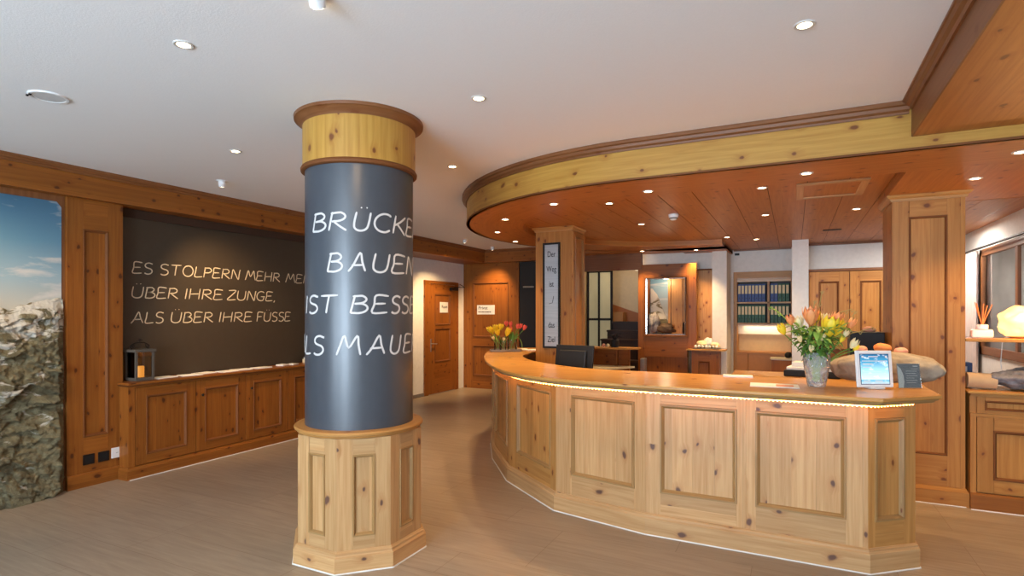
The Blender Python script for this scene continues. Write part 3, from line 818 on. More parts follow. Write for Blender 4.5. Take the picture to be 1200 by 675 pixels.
# white soffit above the canopy is the ceiling itself. Things in the canopy:
g = empty('ceiling_hatch', (.26, 5.3, PLANK), 'pale wooden frame of a ceiling hatch in the canopy boards', 'hatch')
mb = MB(); x0, x1, y0, y1 = .02, .52, 4.98, 5.62
mb.box(x0, x1, y0, y0+.055, PLANK-.014, PLANK, 'x'); mb.box(x0, x1, y1-.055, y1, PLANK-.014, PLANK, 'x')
mb.box(x0, x0+.055, y0+.055, y1-.055, PLANK-.014, PLANK, 'y'); mb.box(x1-.055, x1, y0+.055, y1-.055, PLANK-.014, PLANK, 'y')
mb.build('hatch_frame', M['pine_l'], g, bevel=.002)
MB().box(x0+.055, x1-.055, y0+.055, y1-.055, PLANK-.006, PLANK, 'y').build('hatch_panel', M['pine_s'], g)
g = empty('smoke_detector', (-1.11, 5.95, PLANK), 'white round smoke detector on the canopy boards', 'smoke detector')
MB().lathe([(0, -.06), (.024, -.059), (.034, -.05), (.040, -.036), (.046, -.034), (.05, -.012), (.05, 0), (0, 0)], -1.11, 5.95, 32, cz=PLANK).build('detector_body', M['whitep'], g, smooth=40)
MB().lathe([(.0405, -.045), (.0412, -.034), (.039, -.034)], -1.11, 5.95, 32, cz=PLANK).build('detector_grille', M['black'], g)
T = (.42, 7.9, PLANK)
o = MB().box(T[0]-.1, T[0]+.1, T[1]-.05, T[1]+.05, PLANK-.006, PLANK-.0005).build('vent_plate', M['black'], bevel=.002); rebase(o, T); tag(o, 'small dark oblong vent in the canopy boards', 'vent')
o = MB().box(-.85, -.78, 9.735, 9.7495, 2.43, 2.465).build('wall_sensor', M['iron'], bevel=.003); rebase(o, (-.815, 9.75, 2.447)); tag(o, 'small dark sensor high on the white wall above the binders', 'sensor')
# ------------------------------------------------------------------ downlights
def make_downlight():
    e = empty('downlight', (0, 0, 0), 'x', 'ceiling light', None)
    MB().lathe([(.0285, -.002), (.030, -.0045), (.040, -.0055), (.043, -.003), (.043, 0), (.0285, 0)], 0, 0, 28).build('trim_ring', plain('satin_ring', (.7,.68,.64), .45, .2), e, smooth=40)
    MB().lathe([(0, -.0035), (.0284, -.0025), (.0284, -.0005), (0, -.0005)], 0, 0, 24).build('lamp', M['lamp'], e)
    return e
dproto = make_downlight()
WARM = (1.0, .64, .30)
def spot(loc, power, ang=95, blend=.8, tgt=None, size=.04, col=WARM, name='spot_light'):
    l = bpy.data.lights.new(name, 'SPOT'); l.energy = power; l.color = col; l.spot_size = R(ang); l.spot_blend = blend; l.shadow_soft_size = size
    o = bpy.data.objects.new(name, l); COL.objects.link(o); o.location = loc
    if tgt is not None:
        o.rotation_euler = (Vector(tgt)-Vector(loc)).to_track_quat('-Z', 'Y').to_euler()
    return o
first = [True]
def downlight(x, y, z, label, group, power, **k):
    if first[0]: o = dproto; first[0] = False
    else: o = dup(dproto)
    o.location = (x, y, z); o['label'] = label; o['group'] = group
    spot((x, y, z-.03), power, **k)
    return o
GH = 'round downlights in the white ceiling'; GC = 'round downlights in the pine canopy'
PM = 36
main = [(-2.497, 1.633, 'round downlight nearest the camera on the left of the white ceiling', 1), (-3.787, 2.884, 'round downlight in the white ceiling halfway between column and left beam', 1),
        (.042, 2.706, 'round downlight in the white ceiling beside the dropped pine box', 1), (-1.611, 2.796, 'round downlight in the white ceiling right of the column top', 1),
        (-2.558, 3.998, 'round downlight in the white ceiling between column and canopy curve', 1)]
for x, y, lb, k in main: downlight(x, y, CEIL, lb, GH, PM*k)
wood = [(-1.865, 4.544, RING, 'brightest downlight on the curved canopy border, left of the pine post'), (-2.611, 5.067, RING, 'canopy border downlight second along the curve left of the post'),
        (-3.104, 5.827, RING, 'canopy border downlight nearest the leftmost edge of the curve'), (-3.298, 6.696, RING, 'canopy border downlight just left of the post, lowest in the photo'),
        (-1.53, 5.08, PLANK, 'downlight in the canopy boards right of the post'), (-1.014, 4.40, RING, 'canopy border downlight above the middle of the counter front'),
        (-1.56, 6.43, PLANK, 'downlight in the canopy boards left of the smoke detector'), (.078, 4.313, RING, 'canopy border downlight above the flower vase and hatch'),
        (-.23, 5.0, PLANK, 'downlight in the canopy boards left of the ceiling hatch'), (-.262, 6.40, PLANK, 'downlight in the canopy boards behind the one left of the hatch'),
        (.55, 6.43, PLANK, 'downlight in the canopy boards behind the ceiling hatch'), (-.85, 8.05, PLANK, 'dim downlight in the canopy boards beside the rear pine fascia'),
        (-2.072, 8.60, RING, 'rear border downlight above the framed opening, farther from the white pier'), (-1.309, 8.80, RING, 'rear border downlight beside the white pier'),
        (-.46, 8.45, PLANK, 'dim downlight in front of the binder shelves'), (1.145, 5.009, RING, 'dazzling downlight on the canopy near the right pine pillar'),
        (1.196, 4.307, RING, 'dazzling downlight at the right edge of the photo'),
        (1.50, 7.2, PLANK, 'added fill downlight out of sight behind the right pine pillar')]  # last one is unseen, added to brighten the curtain and window wall
for i, (x, y, z, lb) in enumerate(wood):
    if abs(x+.85) < .001: x = -.80
    downlight(x, y, z, lb, GC, (72 if i < 11 else 105 if i < 15 else 55) if i not in (11, 14) else 60)
# small surface spot near the blackboard and two above the doors
def ceiling_spot(x, y, label, tgt, power):
    e = empty('ceiling_spotlight', (x, y, CEIL), label, 'ceiling light', 'small swivelling spotlights in the white ceiling')
    MB().lathe([(0, -.006), (.046, -.006), (.048, 0), (0, 0)], x, y, 28, cz=CEIL).build('mounting_ring', M['whitep'], e, smooth=40)
    d = (Vector(tgt)-Vector((x, y, CEIL))).normalized(); p0 = Vector((x, y, CEIL-.006))
    MB().tube([p0, p0+Vector((0,0,-.012)), p0+Vector((0,0,-.014))+d*.03], [.03, .032, .030], 20).build('spot_head', M['whitep'], e, smooth=40)
    q = p0+Vector((0,0,-.014))+d*.0305
    MB().tube([q, q+d*.002], .024, 20).build('lamp', M['lamp'], e)
    spot(q+d*.01, power, 75, .9, tgt)
ceiling_spot(-4.755, 3.478, 'small white swivel spotlight on the ceiling aimed at the blackboard', (-5.6, 4.25, 1.2), 150)
ceiling_spot(-4.925, 8.091, 'swivel spotlight on the ceiling shining at the first pine door', (-5.9, 8.6, 1.2), 240)
ceiling_spot(-5.009, 9.20, 'swivel spotlight on the ceiling shining at the Privat door', (-5.4, 9.8, 1.4), 150)
ceiling_spot(-1.64, 1.60, 'white swivel spotlight cut by the top edge of the photo', (-2.4, 2.8, 1.4), 20)
ceiling_spot(-4.55, 1.25, 'swivel spotlight outside the left edge aimed at the rock mural', (-5.5, 2.1, 1.2), 90)
g = empty('ceiling_speaker', (-3.781, 1.683, CEIL), 'flat white round speaker grille in the ceiling at upper left', 'speaker')
MB().lathe([(.075, -.003), (.078, -.008), (.092, -.008), (.096, 0), (.075, 0)], -3.781, 1.683, 40, cz=CEIL).build('speaker_rim', M['whitep'], g, smooth=40)
MB().lathe([(0, -.006), (.075, -.006), (.075, 0), (0, 0)], -3.781, 1.683, 40, cz=CEIL).build('speaker_grille', plain('grille_grey', (.62,.62,.62), .8), g)
b3 = MB()
for q in (-.03, 0): b3.box(-3.781+q*1.0-.006-.02, -3.781+q+.006-.02, 1.683-.085, 1.683-.075, CEIL-.016, CEIL-.008)
b3.build('speaker_clips', M['iron'], g)
# ------------------------------------------------------------------ pine post with the metal sign
def crownbox(parent, x0, x1, y0, y1, z, name, mat=None):
    MB().sweep([(x0, y1), (x0, y0), (x1, y0), (x1, y1)], [(0, z-.05), (.012, z-.05), (.016, z-.03), (.034, z-.018), (.042, z-.001), (0, z-.001)]).build(name, mat or M['pine'], parent, recalc=True)
t = empty('pine_post', (-2.555, 6.4, 0), 'square pine post rising behind the counter with the metal motto sign', 'post')
MB().box(-2.78, -2.32, 6.2, 6.6, 0, PLANK-.002).build('post_shaft', M['pine_r'], t)
crownbox(t, -2.78, -2.32, 6.2, 6.6, PLANK, 'post_crown')
panelled(t, plane_T((-2.32+.0, 6.2, 1.0), (0, 1, 0)) @ Matrix.Translation((0, -.022, 0)), .4, 1.46, .06, .06, .1, M['pine_r'], name='side_panel')
s0, s1, z0, z1 = -2.680, -2.462, 1.085, 2.335
sg = empty('metal_sign', (-2.56, 6.2, z0), 'tall narrow brushed metal sign reading Der Weg ist das Ziel on the pine post', 'sign')
T = plane_T((0, 6.2, 0), (1, 0, 0))
MB(T).box(s0, s1, -.012, 0, z0, z1).build('sign_plate', M['sign'], sg)
MB(T).frame(s0, s1, z0, z1, [(0, 0), (0, .02), (.022, .02), (.022, .011)]).build('sign_frame', M['black'], sg)
def text_obj(txt, T, size, mat, name, parent, xs=1.0, extr=.0012, align='CENTER'):
    cu = bpy.data.curves.new('txt', 'FONT'); cu.body = txt; cu.size = size; cu.align_x = align; cu.extrude = extr
    o = bpy.data.objects.new('txt', cu); COL.objects.link(o)
    bpy.context.view_layer.update()
    me = bpy.data.meshes.new_from_object(o.evaluated_get(bpy.context.evaluated_depsgraph_get()))
    bpy.data.objects.remove(o)
    # text lies in XY facing +Z -> stand it up facing local -Y
    me.transform(T @ Matrix(((xs,0,0,0),(0,0,-1,0),(0,1,0,0),(0,0,0,1))))
    me.materials.clear(); me.materials.append(mat); me.name = name
    r = bpy.data.objects.new(name, me); COL.objects.link(r)
    if parent: r.parent = parent; r.matrix_parent_inverse = parent_matrix(parent).inverted()
    return r
def zs(y): return 1.5-(y-367)*6.68/660
for w_, y_ in (('Der', 301), ('Weg', 318.5), ('ist', 336), ('das', 384), ('Ziel', 401)):
    text_obj(w_, T @ Matrix.Translation(((s0+s1)/2, -.0135, zs(y_))), .098, M['iron'], 'lettering', sg, .66)
arrow = MB(T); arrow.tube([((s0+s1)/2-.03, -.014, zs(356)), ((s0+s1)/2+.012, -.014, zs(355)), ((s0+s1)/2+.03, -.014, zs(347))], .0028, 6); arrow.build('lettering', M['iron'], sg)

# ------------------------------------------------------------------ right pine pillar
t = empty('pine_pillar', (.98, 5.75, 0), 'wide panelled pine pillar at the right with a profiled plinth', 'pillar')
x0, x1 = .715, 1.19
MB().box(x0, x1, 5.492, 6.0, 0, RING-.002).build('pillar_core', M['pine_r'], t)
panelled(t, plane_T((x0, 5.47, .14), (1, 0, 0)), x1-x0, RING-.142, .115, .18, .245, M['pine_r'], mmat=M['pine_mould_o'], mould=.014, bumpout=.002)
MB().sweep([(x0, 6.0), (x0, 5.47), (x1, 5.47), (x1, 6.0)], [(-.02, 0), (.02, 0), (.02, .11), (.012, .125), (.004, .14), (-.02, .14)]).build('plinth', M['pine_r'], t, recalc=True)
crownbox(t, x0, x1, 5.47, 6.0, RING, 'pillar_crown')
MB().sweep([(x0, 5.47), (x1, 5.47)], [(.018, 0), (.025, 0), (.023, .006), (.018, .006)]).build('floor_joint', M['caulk'], t, recalc=True)
t = empty('pine_upright', (1.06, 7.9, 0), 'narrow pine upright half hidden behind the right pillar', 'post')
MB().box(.985, 1.16, 7.7, 7.95, 0, PLANK-.001).build('upright_shaft', M['pine_o'], t)
MB().box(.975, .985, 7.69, 7.96, .1, PLANK-.08).build('edge_strip', M['pine_mould_o'], t)

# ------------------------------------------------------------------ doors and Privat wall
dx = XL+.0
t = structure(MB(plane_T((dx+.03, 8.37, 0), (0, 1, 0))).box(0, .12, 0, .0299, 0, 2.10).box(1.05, 1.14, 0, .0299, 0, 2.10).box(.12, 1.05, 0, .0299, 2.045, 2.10, 'x').build('door_1', M['pine_o'], bevel=.003), 'pine door beside the white wall, with a small sign', 'door')
T = plane_T((dx+.024, 8.495, .01), (0, 1, 0))
leaf = panelled(t, T, .925, 2.03, .20, .21, .36, M['pine_o'], name='door_leaf', mmat=M['pine_mould_o'], mould=.03, cuts=[(.58, 1.20), (1.27, 1.84)], th=.02, rec=.01, bumpout=.01)
h = MB(T); h.box(.055, .09, -.006, 0, .78, 1.02); h.tube([(.072, -.005, .93), (.072, -.05, .93), (.085, -.055, .93), (.19, -.055, .925)], .008, 8); h.build('door_handle', M['steel'], t, smooth=50)
h = MB(T); h.box(.70, .93, -.055, 0, 1.93, 1.985); h.tube([(.78, -.05, 1.99), (.95, -.19, 1.995)], .007, 6); h.tube([(.95, -.19, 1.995), (1.02, -.03, 2.06)], .007, 6); h.build('door_closer', M['iron'], t)
sg = MB(T).box(.38, .64, -.006, -.001+.011, 1.50, 1.70).build('door_sign', M['paper'], bevel=.001); rebase(sg, T @ Vector((.51, 0, 1.5))); tag(sg, 'small pale sign on the pine door beside the white wall', 'sign')
text_obj('Raum', T @ Matrix.Translation((.51, -.0075, 1.585)), .085, M['iron'], 'lettering', sg)
# Privat wall
t = structure(MB(plane_T((XL+.001, 9.77, 0), (1, 0, 0))).box(0, 1.24, .03, .08, 0, 2.484).build('door_2', M['pine_o']), 'wide pine wall panel with the Privat door', 'door')
panelled(t, plane_T((XL+.001, 9.75+.05, 0), (1, 0, 0)) @ Matrix.Translation((0, -.05, 0)), 1.24, 2.484, .22, .385, .26, M['pine_o'], name='door_leaf', mmat=M['pine_mould_o'], mould=.03, cuts=[(.26, .85), (1.03, 2.10)], th=.03, rec=.012, bumpout=.012)
T = plane_T((0, 9.762, 0), (1, 0, 0))
sg = MB(T).box(-5.66, -5.26, -.004, .0, 1.475, 1.66).build('privat_sign', M['paper'], bevel=.001); rebase(sg, T @ Vector((-5.46, 0, 1.475))); tag(sg, 'pale sign reading Privat on the wide pine door', 'sign')
text_obj('Privat', T @ Matrix.Translation((-5.63, -.006, 1.575)), .092, M['iron'], 'lettering', sg, align='LEFT')
b4 = MB(T)
xx = -5.63
for wdt in (.05, .03, .06, .04, .07, .045): b4.box(xx, xx+wdt-.008, -.0055, -.004, 1.515, 1.532); xx += wdt
b4.build('small_print', M['iron'], sg)
# dark chalkboard behind the tulips
o = MB().box(-4.72, -3.46, 9.77, 9.83, 0, 2.484).build('wall_dark', plain('black_wall', (.012,.011,.011), .5)); structure(o, 'dark wall section right of the Privat door', 'wall')
T = plane_T((0, 9.77, 0), (1, 0, 0))
o = MB(T).tube([(-4.62, -.05, 2.0), (-4.40, -.05, 2.0)], .014, 10).tube([(-4.5, 0, 2.0), (-4.5, -.05, 2.0)], .01, 8).build('wall_hook', M['steel'], smooth=50); rebase(o, (-4.5, 9.77, 2.0)); tag(o, 'short steel bar fixed on the dark wall above the tulips', 'hook')
# baseboard
st(MB().box(XL, XL+.012, 6.62, 8.37, 0, .06, 'y'), 'baseboard_left', plain('grey_baseboard', (.22,.19,.17), .6))
# ------------------------------------------------------------------ stair hall behind the reception
t = structure(MB().box(-3.25, -2.15, 8.86, 8.95, 2.19, PLANK, 'x').build('trim_4', M['pine_d']), 'dark pine header above the stair opening', 'header')
st(MB().box(-3.45, -3.37, 8.9, 10.3, 0, 2.45), 'wall_stair', M['creamw'])
st(MB().box(-3.35, -1.42, 10.21, 10.3, 0, 2.45), 'wall_landing', plain('stair_plaster', (.74, .60, .40), .9))
sw = empty('stair_screen', (-3.1, 9.75, 0), 'black framed frosted glass screen beside the dark stairs', 'screen')
f = MB()
for xx in (-3.335, -3.13, -2.90): f.box(xx-.018, xx+.018, 9.75, 9.79, .0, 2.26)
f.box(-3.35, -2.885, 9.75, 9.79, 1.37, 1.41, 'x'); f.box(-3.35, -2.885, 9.75, 9.79, 2.23, 2.26, 'x'); f.build('screen_frame', M['iron'], sw)
for a, b2 in ((-3.317, -3.148), (-3.112, -2.918)):
    for c, d in ((.0, 1.37), (1.41, 2.23)): MB().box(a, b2, 9.765, 9.775, c, d).build('glass_panel', M['frost'], sw)
stx = empty('dark_stairs', (-2.3, 9.4, 0), 'dark wooden stairs climbing behind the stair opening', 'stairs')
tz = [.74, .92, 1.065, 1.21, 1.355]; xs_ = [-3.02, -2.98, -2.93, -2.86, -2.80]
for k in range(5):
    MB().box(xs_[k], -2.16, 8.99+k*.13, 8.99+k*.13+(.15 if k < 4 else .3), 0, tz[k]-.03, 'x').build('stair_riser', M['dark'], stx)
    MB().box(xs_[k]-.01, -2.16, 8.97+k*.13, 8.99+k*.13+(.15 if k < 4 else .3), tz[k]-.03, tz[k], 'x').build('stair_tread', M['dark'], stx, bevel=.004)
T = plane_T((0, 10.2, 0), (1, 0, 0))
o = MB(T); o.reroll(); pts = [(-3.16, 1.2), (-2.3, 1.2), (-2.3, 1.42), (-3.16, 1.72)]
P3 = [(x, 0, z) for x, z in pts]; P4 = [(x, -.05, z) for x, z in pts]
o.pface(P4, (1,0,0)); o.pface(P3[::-1], (1,0,0))
for i in range(len(pts)): j = (i+1) % len(pts); o.pface([P3[i], P3[j], P4[j], P4[i]], (1,0,0))
ob = o.build('stair_stringer', M['orange'], stx)
MB().box(-3.05, -2.72, 9.86, 10.1, 1.2, 1.52).build('landing_block', M['cabo'], stx, bevel=.004)

# frame wall with the lit opening
t = empty('display_opening', (-1.77, 8.9, 0), 'dark pine wall panel with a framed lit opening showing rocks', 'display opening')
T = plane_T((-2.205, 8.88, 0), (1, 0, 0)); W = .885
m = MB(T); m.box(0, .10, 0, .10, 0, 2.26); m.box(W-.13, W, 0, .10, .965, 2.26)
m.box(.10, W-.13, 0, .10, 2.04, 2.26, 'x'); m.box(.10, W-.13, 0, .10, .95, 1.17, 'x'); m.box(.10, W-.13, 0, .10, .0, .10, 'x'); m.box(.10, W-.13, 0, .10, .82, .96, 'x')
m.build('panel_frame', M['pine_o'], t, bevel=.003)
MB(T).box(.10, W-.13, .03, .05, .10, .82).build('lower_panel', M['pine_o'], t)
MB(T).frame(.08, W-.11, 1.13, 2.08, [(0, 0), (0, .014), (.025, .014), (.035, .004), (.045, -.002)]).build('opening_moulding', M['pine_mould_o'], t)
MB(T).frame(.125, W-.155, 1.165, 2.045, [(0, 0), (0, .006), (.014, .004), (.016, -.04)]).build('inner_frame', M['chrome'], t)
# the niche
n = MB(T); n.box(.06, .10, .10, .42, 1.1, 2.1); n.box(W-.13, W-.09, .10, .39, 1.1, 2.1); n.box(.06, W-.09, .10, .39, 2.05, 2.1, 'x')
n.build('niche_lining', M['pine_o'], t)
MB(T).box(.06, W-.09, .10, .39, 1.12, 1.16, 'x').build('niche_shelf', M['pine_t'], t)
bkT = T
MB(T).box(.08, .40, .40, .41, 1.16, 2.06).build('niche_backdrop', M['sky'], t)
MB(T).box(.40, W-.11, .36, .39, 1.16, 2.06).box(.40, .44, .33, .37, 1.16, 2.06).box(.60, .62, .345, .365, 1.16, 2.06).build('niche_panel', M['pine'], t)
def blob(name, c, r, mat, seed=0, amp=.25, fr=2.0, sub=3, parent=None, rz=0, flat=None, sq=1):
    bm = bmesh.new(); bmesh.ops.create_icosphere(bm, subdivisions=sub, radius=1)
    for v in bm.verts:
        n_ = 1+amp*noise.fractal(v.co*fr+Vector((seed*3.1, seed*1.7, seed)), .8, 2, 4)
        if sq != 1: v.co = Vector([math.copysign(abs(q)**sq, q) for q in v.co])
        co = v.co*n_; v.co = Vector((co.x*r[0], co.y*r[1], max(co.z, flat if flat is not None else -9)*r[2]))
    bmesh.ops.rotate(bm, verts=bm.verts, cent=(0,0,0), matrix=Matrix.Rotation(rz, 3, 'Z'))
    zmin = min(v.co.z for v in bm.verts)
    for v in bm.verts: v.co.z -= zmin
    me = bpy.data.meshes.new(name); bm.to_mesh(me); bm.free()
    for p in me.polygons: p.use_smooth = True
    me.materials.append(mat)
    o = bpy.data.objects.new(name, me); COL.objects.link(o); o.location = c
    if parent: o.parent = parent; o.matrix_parent_inverse = parent_matrix(parent).inverted()
    return o
# rock pieces standing on the niche shelf
mt = MB(T); mt.reroll()
tri = [(.115, 1.16), (.40, 1.16), (.42, 1.30), (.30, 1.58), (.22, 1.80), (.14, 1.90), (.115, 1.9)]
A_ = [(x, .36, z) for x, z in tri]; B_ = [(x, .39, z) for x, z in tri]
mt.pface(A_[::-1], (1,0,0)); mt.pface(B_, (1,0,0))
for i in range(len(tri)): j = (i+1) % len(tri); mt.pface([A_[i], A_[j], B_[j], B_[i]], (1,0,0))
mt.build('mountain_relief', M['rock'], t, recalc=True)
tag(blob('grey_rock', (-2.02, 9.10, 1.16), (.10, .07, .15), M['greystone'], 3, .5, 1.6), 'jagged grey rock standing at the left in the framed opening', 'rock')
tag(blob('brown_rock', (-1.80, 9.07, 1.16), (.13, .08, .08), M['brownrock'], 5, .5, 2.2), 'dark brown lumpy rock lying in the framed opening', 'rock')
o = MB().tube([(-1.545+.0, 9.10+.05*math.cos(a), 1.265+.09*math.sin(a)) for a in [2*PI*k/20 for k in range(21)]], .008, 6, False).build('rope_ring', M['iron'], smooth=50); rebase(o, (-1.545, 9.1, 1.165)); tag(o, 'dark ring leaning at the right of the framed opening', 'ring')
# small cabinet with stones, and panel behind
o = MB().box(-1.42, -1.09, 9.20, 9.27, 0, 2.17).build('pine_wall_panel', M['pine']); rebase(o, (-1.25, 9.24, 0))
tag(o, 'plain knotty pine wall panel between framed opening and white pier', 'panel')
MB().box(-1.43, -1.08, 9.185, 9.275, 2.17, 2.19, 'x').build('panel_cap', M['pine_mould_o'], o)
t = empty('corner_cabinet', (-1.2, 8.95, 0), 'small pine cabinet with stones on top before the white pier', 'cabinet')
MB().box(-1.38, -.99, 8.822, 9.11, 0, .935).build('carcass', M['pine_o'], t)
panelled(t, plane_T((-1.375, 8.80, .02), (1, 0, 0)), .36, .88, .10, .12, .10, M['pine_o'], name='cabinet_door', mmat=M['pine_mould_o'], mould=.02)
MB().prism([(-1.45, 8.77), (-.955, 8.77), (-.90, 8.86), (-.90, 9.11), (-1.45, 9.11)], .937, .96, 'x').build('cabinet_top', M['pine_t'], t, bevel=.004)
tr = MB().box(-1.36, -.98, 8.83, 9.03, .961, .973, 'x').build('stone_tray', M['lantern'], bevel=.003); rebase(tr, (-1.17, 8.93, .961)); tag(tr, 'flat grey tray carrying the stones on the small pine cabinet', 'tray')
for k in range(7):
    tag(blob('white_pebble', (-1.325+.05*k, 8.865, .974), (.021, .025, .022), M['paper'], k, .3, 1.5, 2), 'white pebble in the front row on the grey tray', 'stone', 'row of white pebbles on the tray')
tag(blob('cream_stone', (-1.25, 8.95, .974), (.085, .055, .05), M['cream'], 4, .3, 1.4), 'cream stone at the left behind the row of pebbles', 'stone')
tag(blob('cream_stone', (-1.07, 8.97, .974), (.075, .05, .04), M['cream'], 9, .3, 1.4), 'cream stone at the right behind the row of pebbles', 'stone')
tag(blob('white_crystal', (-1.165, 8.985, .974), (.07, .05, .075), M['paper'], 6, .5, 1.6, flat=-.8), 'white crystal peak in the middle of the stones', 'stone')

# ------------------------------------------------------------------ reception back office furniture
t = empty('office_desk', (-2.4, 7.95, 0), 'beige desk with a raised pine shelf behind the counter monitor', 'desk')
MB().prism([(-3.05, 7.35), (-2.3, 7.42), (-2.02, 7.95), (-3.05, 7.95)], .72, .745, 'x').build('desk_top', M['desk'], t, bevel=.004)
MB().box(-3.05, -2.1, 7.95, 8.0, 0, .98, 'x').build('desk_back', M['pine_o'], t)
MB().prism([(-3.08, 7.82), (-2.12, 7.82), (-1.98, 7.95), (-1.98, 8.15), (-3.08, 8.15)], .982, 1.005, 'x').build('raised_shelf', M['pine_t'], t, bevel=.004)
MB().box(-2.30, -2.26, 7.90, 7.95, .745, .98).build('shelf_support', M['pine_o'], t)
for x, y in ((-2.98, 7.42), (-2.35, 7.5)): MB().box(x, x+.05, y, y+.05, 0, .72).build('leg', M['steel'], t)
MB().tube([(-2.70, 7.94, .95), (-2.76, 7.9, .90), (-2.75, 7.86, .80), (-2.73, 7.84, .747)], .004, 6).build('cable', M['whitep'], t)
o = tag(blob('wicker_ball', (-2.94, 7.98, 1.006), (.10, .09, .125), M['basket'], 2, .12, 4), 'round woven brown ball on the raised pine shelf', 'ornament')
t = empty('potted_figure', (-2.33, 8.0, 1.006), 'black bushy ornament at the end of the raised pine shelf', 'ornament')
MB().lathe([(0, 0), (.05, 0), (.065, .04), (.062, .10), (.05, .11), (0, .11)], -2.33, 8.0, 20, cz=1.006).build('pot', M['black'], t, smooth=40)
for k in range(9):
    a = k*2.4; MB().tube([(-2.33, 8.0, 1.10), (-2.33+.05*math.cos(a), 8.0+.04*math.sin(a), 1.16+.02*(k % 3)), (-2.33+.11*math.cos(a), 8.0+.06*math.sin(a), 1.15+.025*(k % 3))], [.006, .009, .005], 5).build('twig', M['black'], t)
for x, lb, mt_ in ((-2.47, 'pale pink ball at the left below the black ornament', M['pinksalt']), (-2.41, 'cream ball touching the black ornament pot', M['cream'])):
    tag(blob('small_ball', (x, 7.93, 1.006), (.027, .027, .027), mt_, 1, .05, 2, 2), lb, 'ornament')
o = MB().box(-2.13, -2.06, 8.70, 8.86, 0, .80).build('steel_bin', M['steel'], bevel=.01); rebase(o, (-2.1, 8.78, 0)); tag(o, 'narrow upright steel bin below the framed opening', 'bin')

# monitor seen from behind
def monitor(loc, rz, w, h, label, tilt=-8, stand=True):
    t = empty('monitor', loc, label, 'monitor', None, 0)
    T = Matrix.Translation(loc) @ Matrix.Rotation(rz, 4, 'Z')
    Tt = T @ Matrix.Translation((0, 0, .10+h/2)) @ Matrix.Rotation(R(tilt), 4, 'X')
    MB(Tt).box(-w/2, w/2, -.012, .012, -h/2, h/2).build('monitor_bezel', M['black'], t, bevel=.004)
    MB(Tt).box(-w*.36, w*.36, -.045, -.011, -h*.34, h*.34).build('rear_housing', M['black'], t, bevel=.012)
    MB(Tt).box(-w/2+.015, w/2-.015, .0115, .014, -h/2+.02, h/2-.015).build('screen', plain('dark_screen', (.02,.025,.03), .1), t)
    MB(T).box(-.03, .03, -.05, -.02, .01, .12+h/3).build('stand', M['black'], t, bevel=.004)
    MB(T).lathe([(0, 0), (.11, 0), (.11, .008), (.04, .014), (0, .014)], 0, -.03, 28).build('stand_base', M['black'], t, smooth=40)
    return t
# inner working ledge that carries the monitor and office things
t = empty('working_ledge', (-1.0, 5.0, 0), 'lower working desk running along the inside of the counter', 'desk')
LZ = .80
MB().prism([(-2.30, 5.75), (-2.1, 5.15), (-1.75, 4.86), (-1.4, 4.78), (.6, 4.78), (.6, 4.47), (-.5, 4.47)] + [(x+.01, y+.012) for x, y in catmull([(-.95, 4.46), (-1.50, 4.48), (-1.98, 4.74), (-2.38, 5.12), (-2.62, 5.60)], 4)], LZ-.03, LZ, 'x').build('ledge_top', M['pine_t'], t)
for x, y in ((.5, 4.70), (-.6, 4.70), (-1.5, 4.72), (-2.22, 5.4)): MB().box(x, x+.05, y, y+.05, 0, LZ-.03).build('leg', M['pine_o'], t)
monitor((-1.84, 4.98, LZ), R(-10), .40, .30, 'black flat monitor seen from behind over the curved counter')
t = empty('back_desk', (0, 5.8, 0), 'pine desk with a dark front behind the flower vase', 'desk')
MB().prism([(-.52, 5.62), (.60, 5.40), (.70, 5.50), (.70, 6.0), (-.52, 6.0)], .905, .935, 'x').build('desk_top', M['pine_t'], t, bevel=.005)
MB().prism([(-.48, 5.72), (.56, 5.52), (.60, 5.9), (-.48, 5.95)], 0, .905, 'x').build('desk_body', M['pine_d'], t)
# printer
t = empty('office_printer', (.16, 5.72, .936), 'low black and cream office printer behind the flower vase', 'printer')
Tp = Matrix.Translation((.16, 5.72, .936)) @ Matrix.Rotation(R(-10), 4, 'Z')
MB(Tp).box(-.22, .22, -.14, .14, 0, .055).build('printer_body', M['black'], t, bevel=.008)
MB(Tp).box(-.20, .21, -.13, .13, .056, .085).build('printer_lid', M['paper'], t, bevel=.008)
MB(Tp).box(-.16, .02, -.10, .08, .086, .125).build('paper_stack', M['paper'], t, bevel=.003)
o = tag(blob('pink_salt_stone', (.485, 5.63, 1.275), (.05, .045, .03), M['pinksalt'], 8, .15, 1.5, flat=-.6), 'pink salt stone resting on top of the black box behind the tablet', 'stone')
o.location = (.60, 5.90, 1.336)
t = MB().box(.44, .695, 5.70, 5.99, .936, 1.335).build('black_cabinet', M['black'], bevel=.006); rebase(t, (.57, 5.86, .936)); tag(t, 'tall black office machine behind the tablet, under the pink stone', 'office machine')

# binder alcove
t = empty('binder_shelf', (-.44, 9.95, 0), 'recessed pine shelving with binders between the two white piers', 'shelf')
T = plane_T((-.87, 9.74, 0), (1, 0, 0)); W = .845
m = MB(T); m.box(0, .055, 0, .30, 0, 2.16); m.box(W-.012, W, 0, .30, 0, 2.16); m.box(.055, W-.012, 0, .30, 2.06, 2.16, 'x'); m.build('shelf_frame', M['pine'], t, bevel=.002)
MB(T).box(.055, W-.012, .02, .30, 2.0, 2.06, 'x').build('top_rail', M['pine_t'], t)
MB(T).box(.50, .53, .02, .30, 1.33, 2.0).build('shelf_divider', M['pine'], t)
for z in (1.32, 1.655): MB(T).box(.055, W-.012, .02, .30, z, z+.025, 'x').build('shelf_board', M['pine_l'], t)
MB(T).box(.055, W-.012, .29, .309, 1.1, 2.0).build('shelf_back', M['dark'], t)
MB(T).box(.055, W-.012, .20, .30, 1.16, 1.319, 'x').build('valance', M['white'], t)
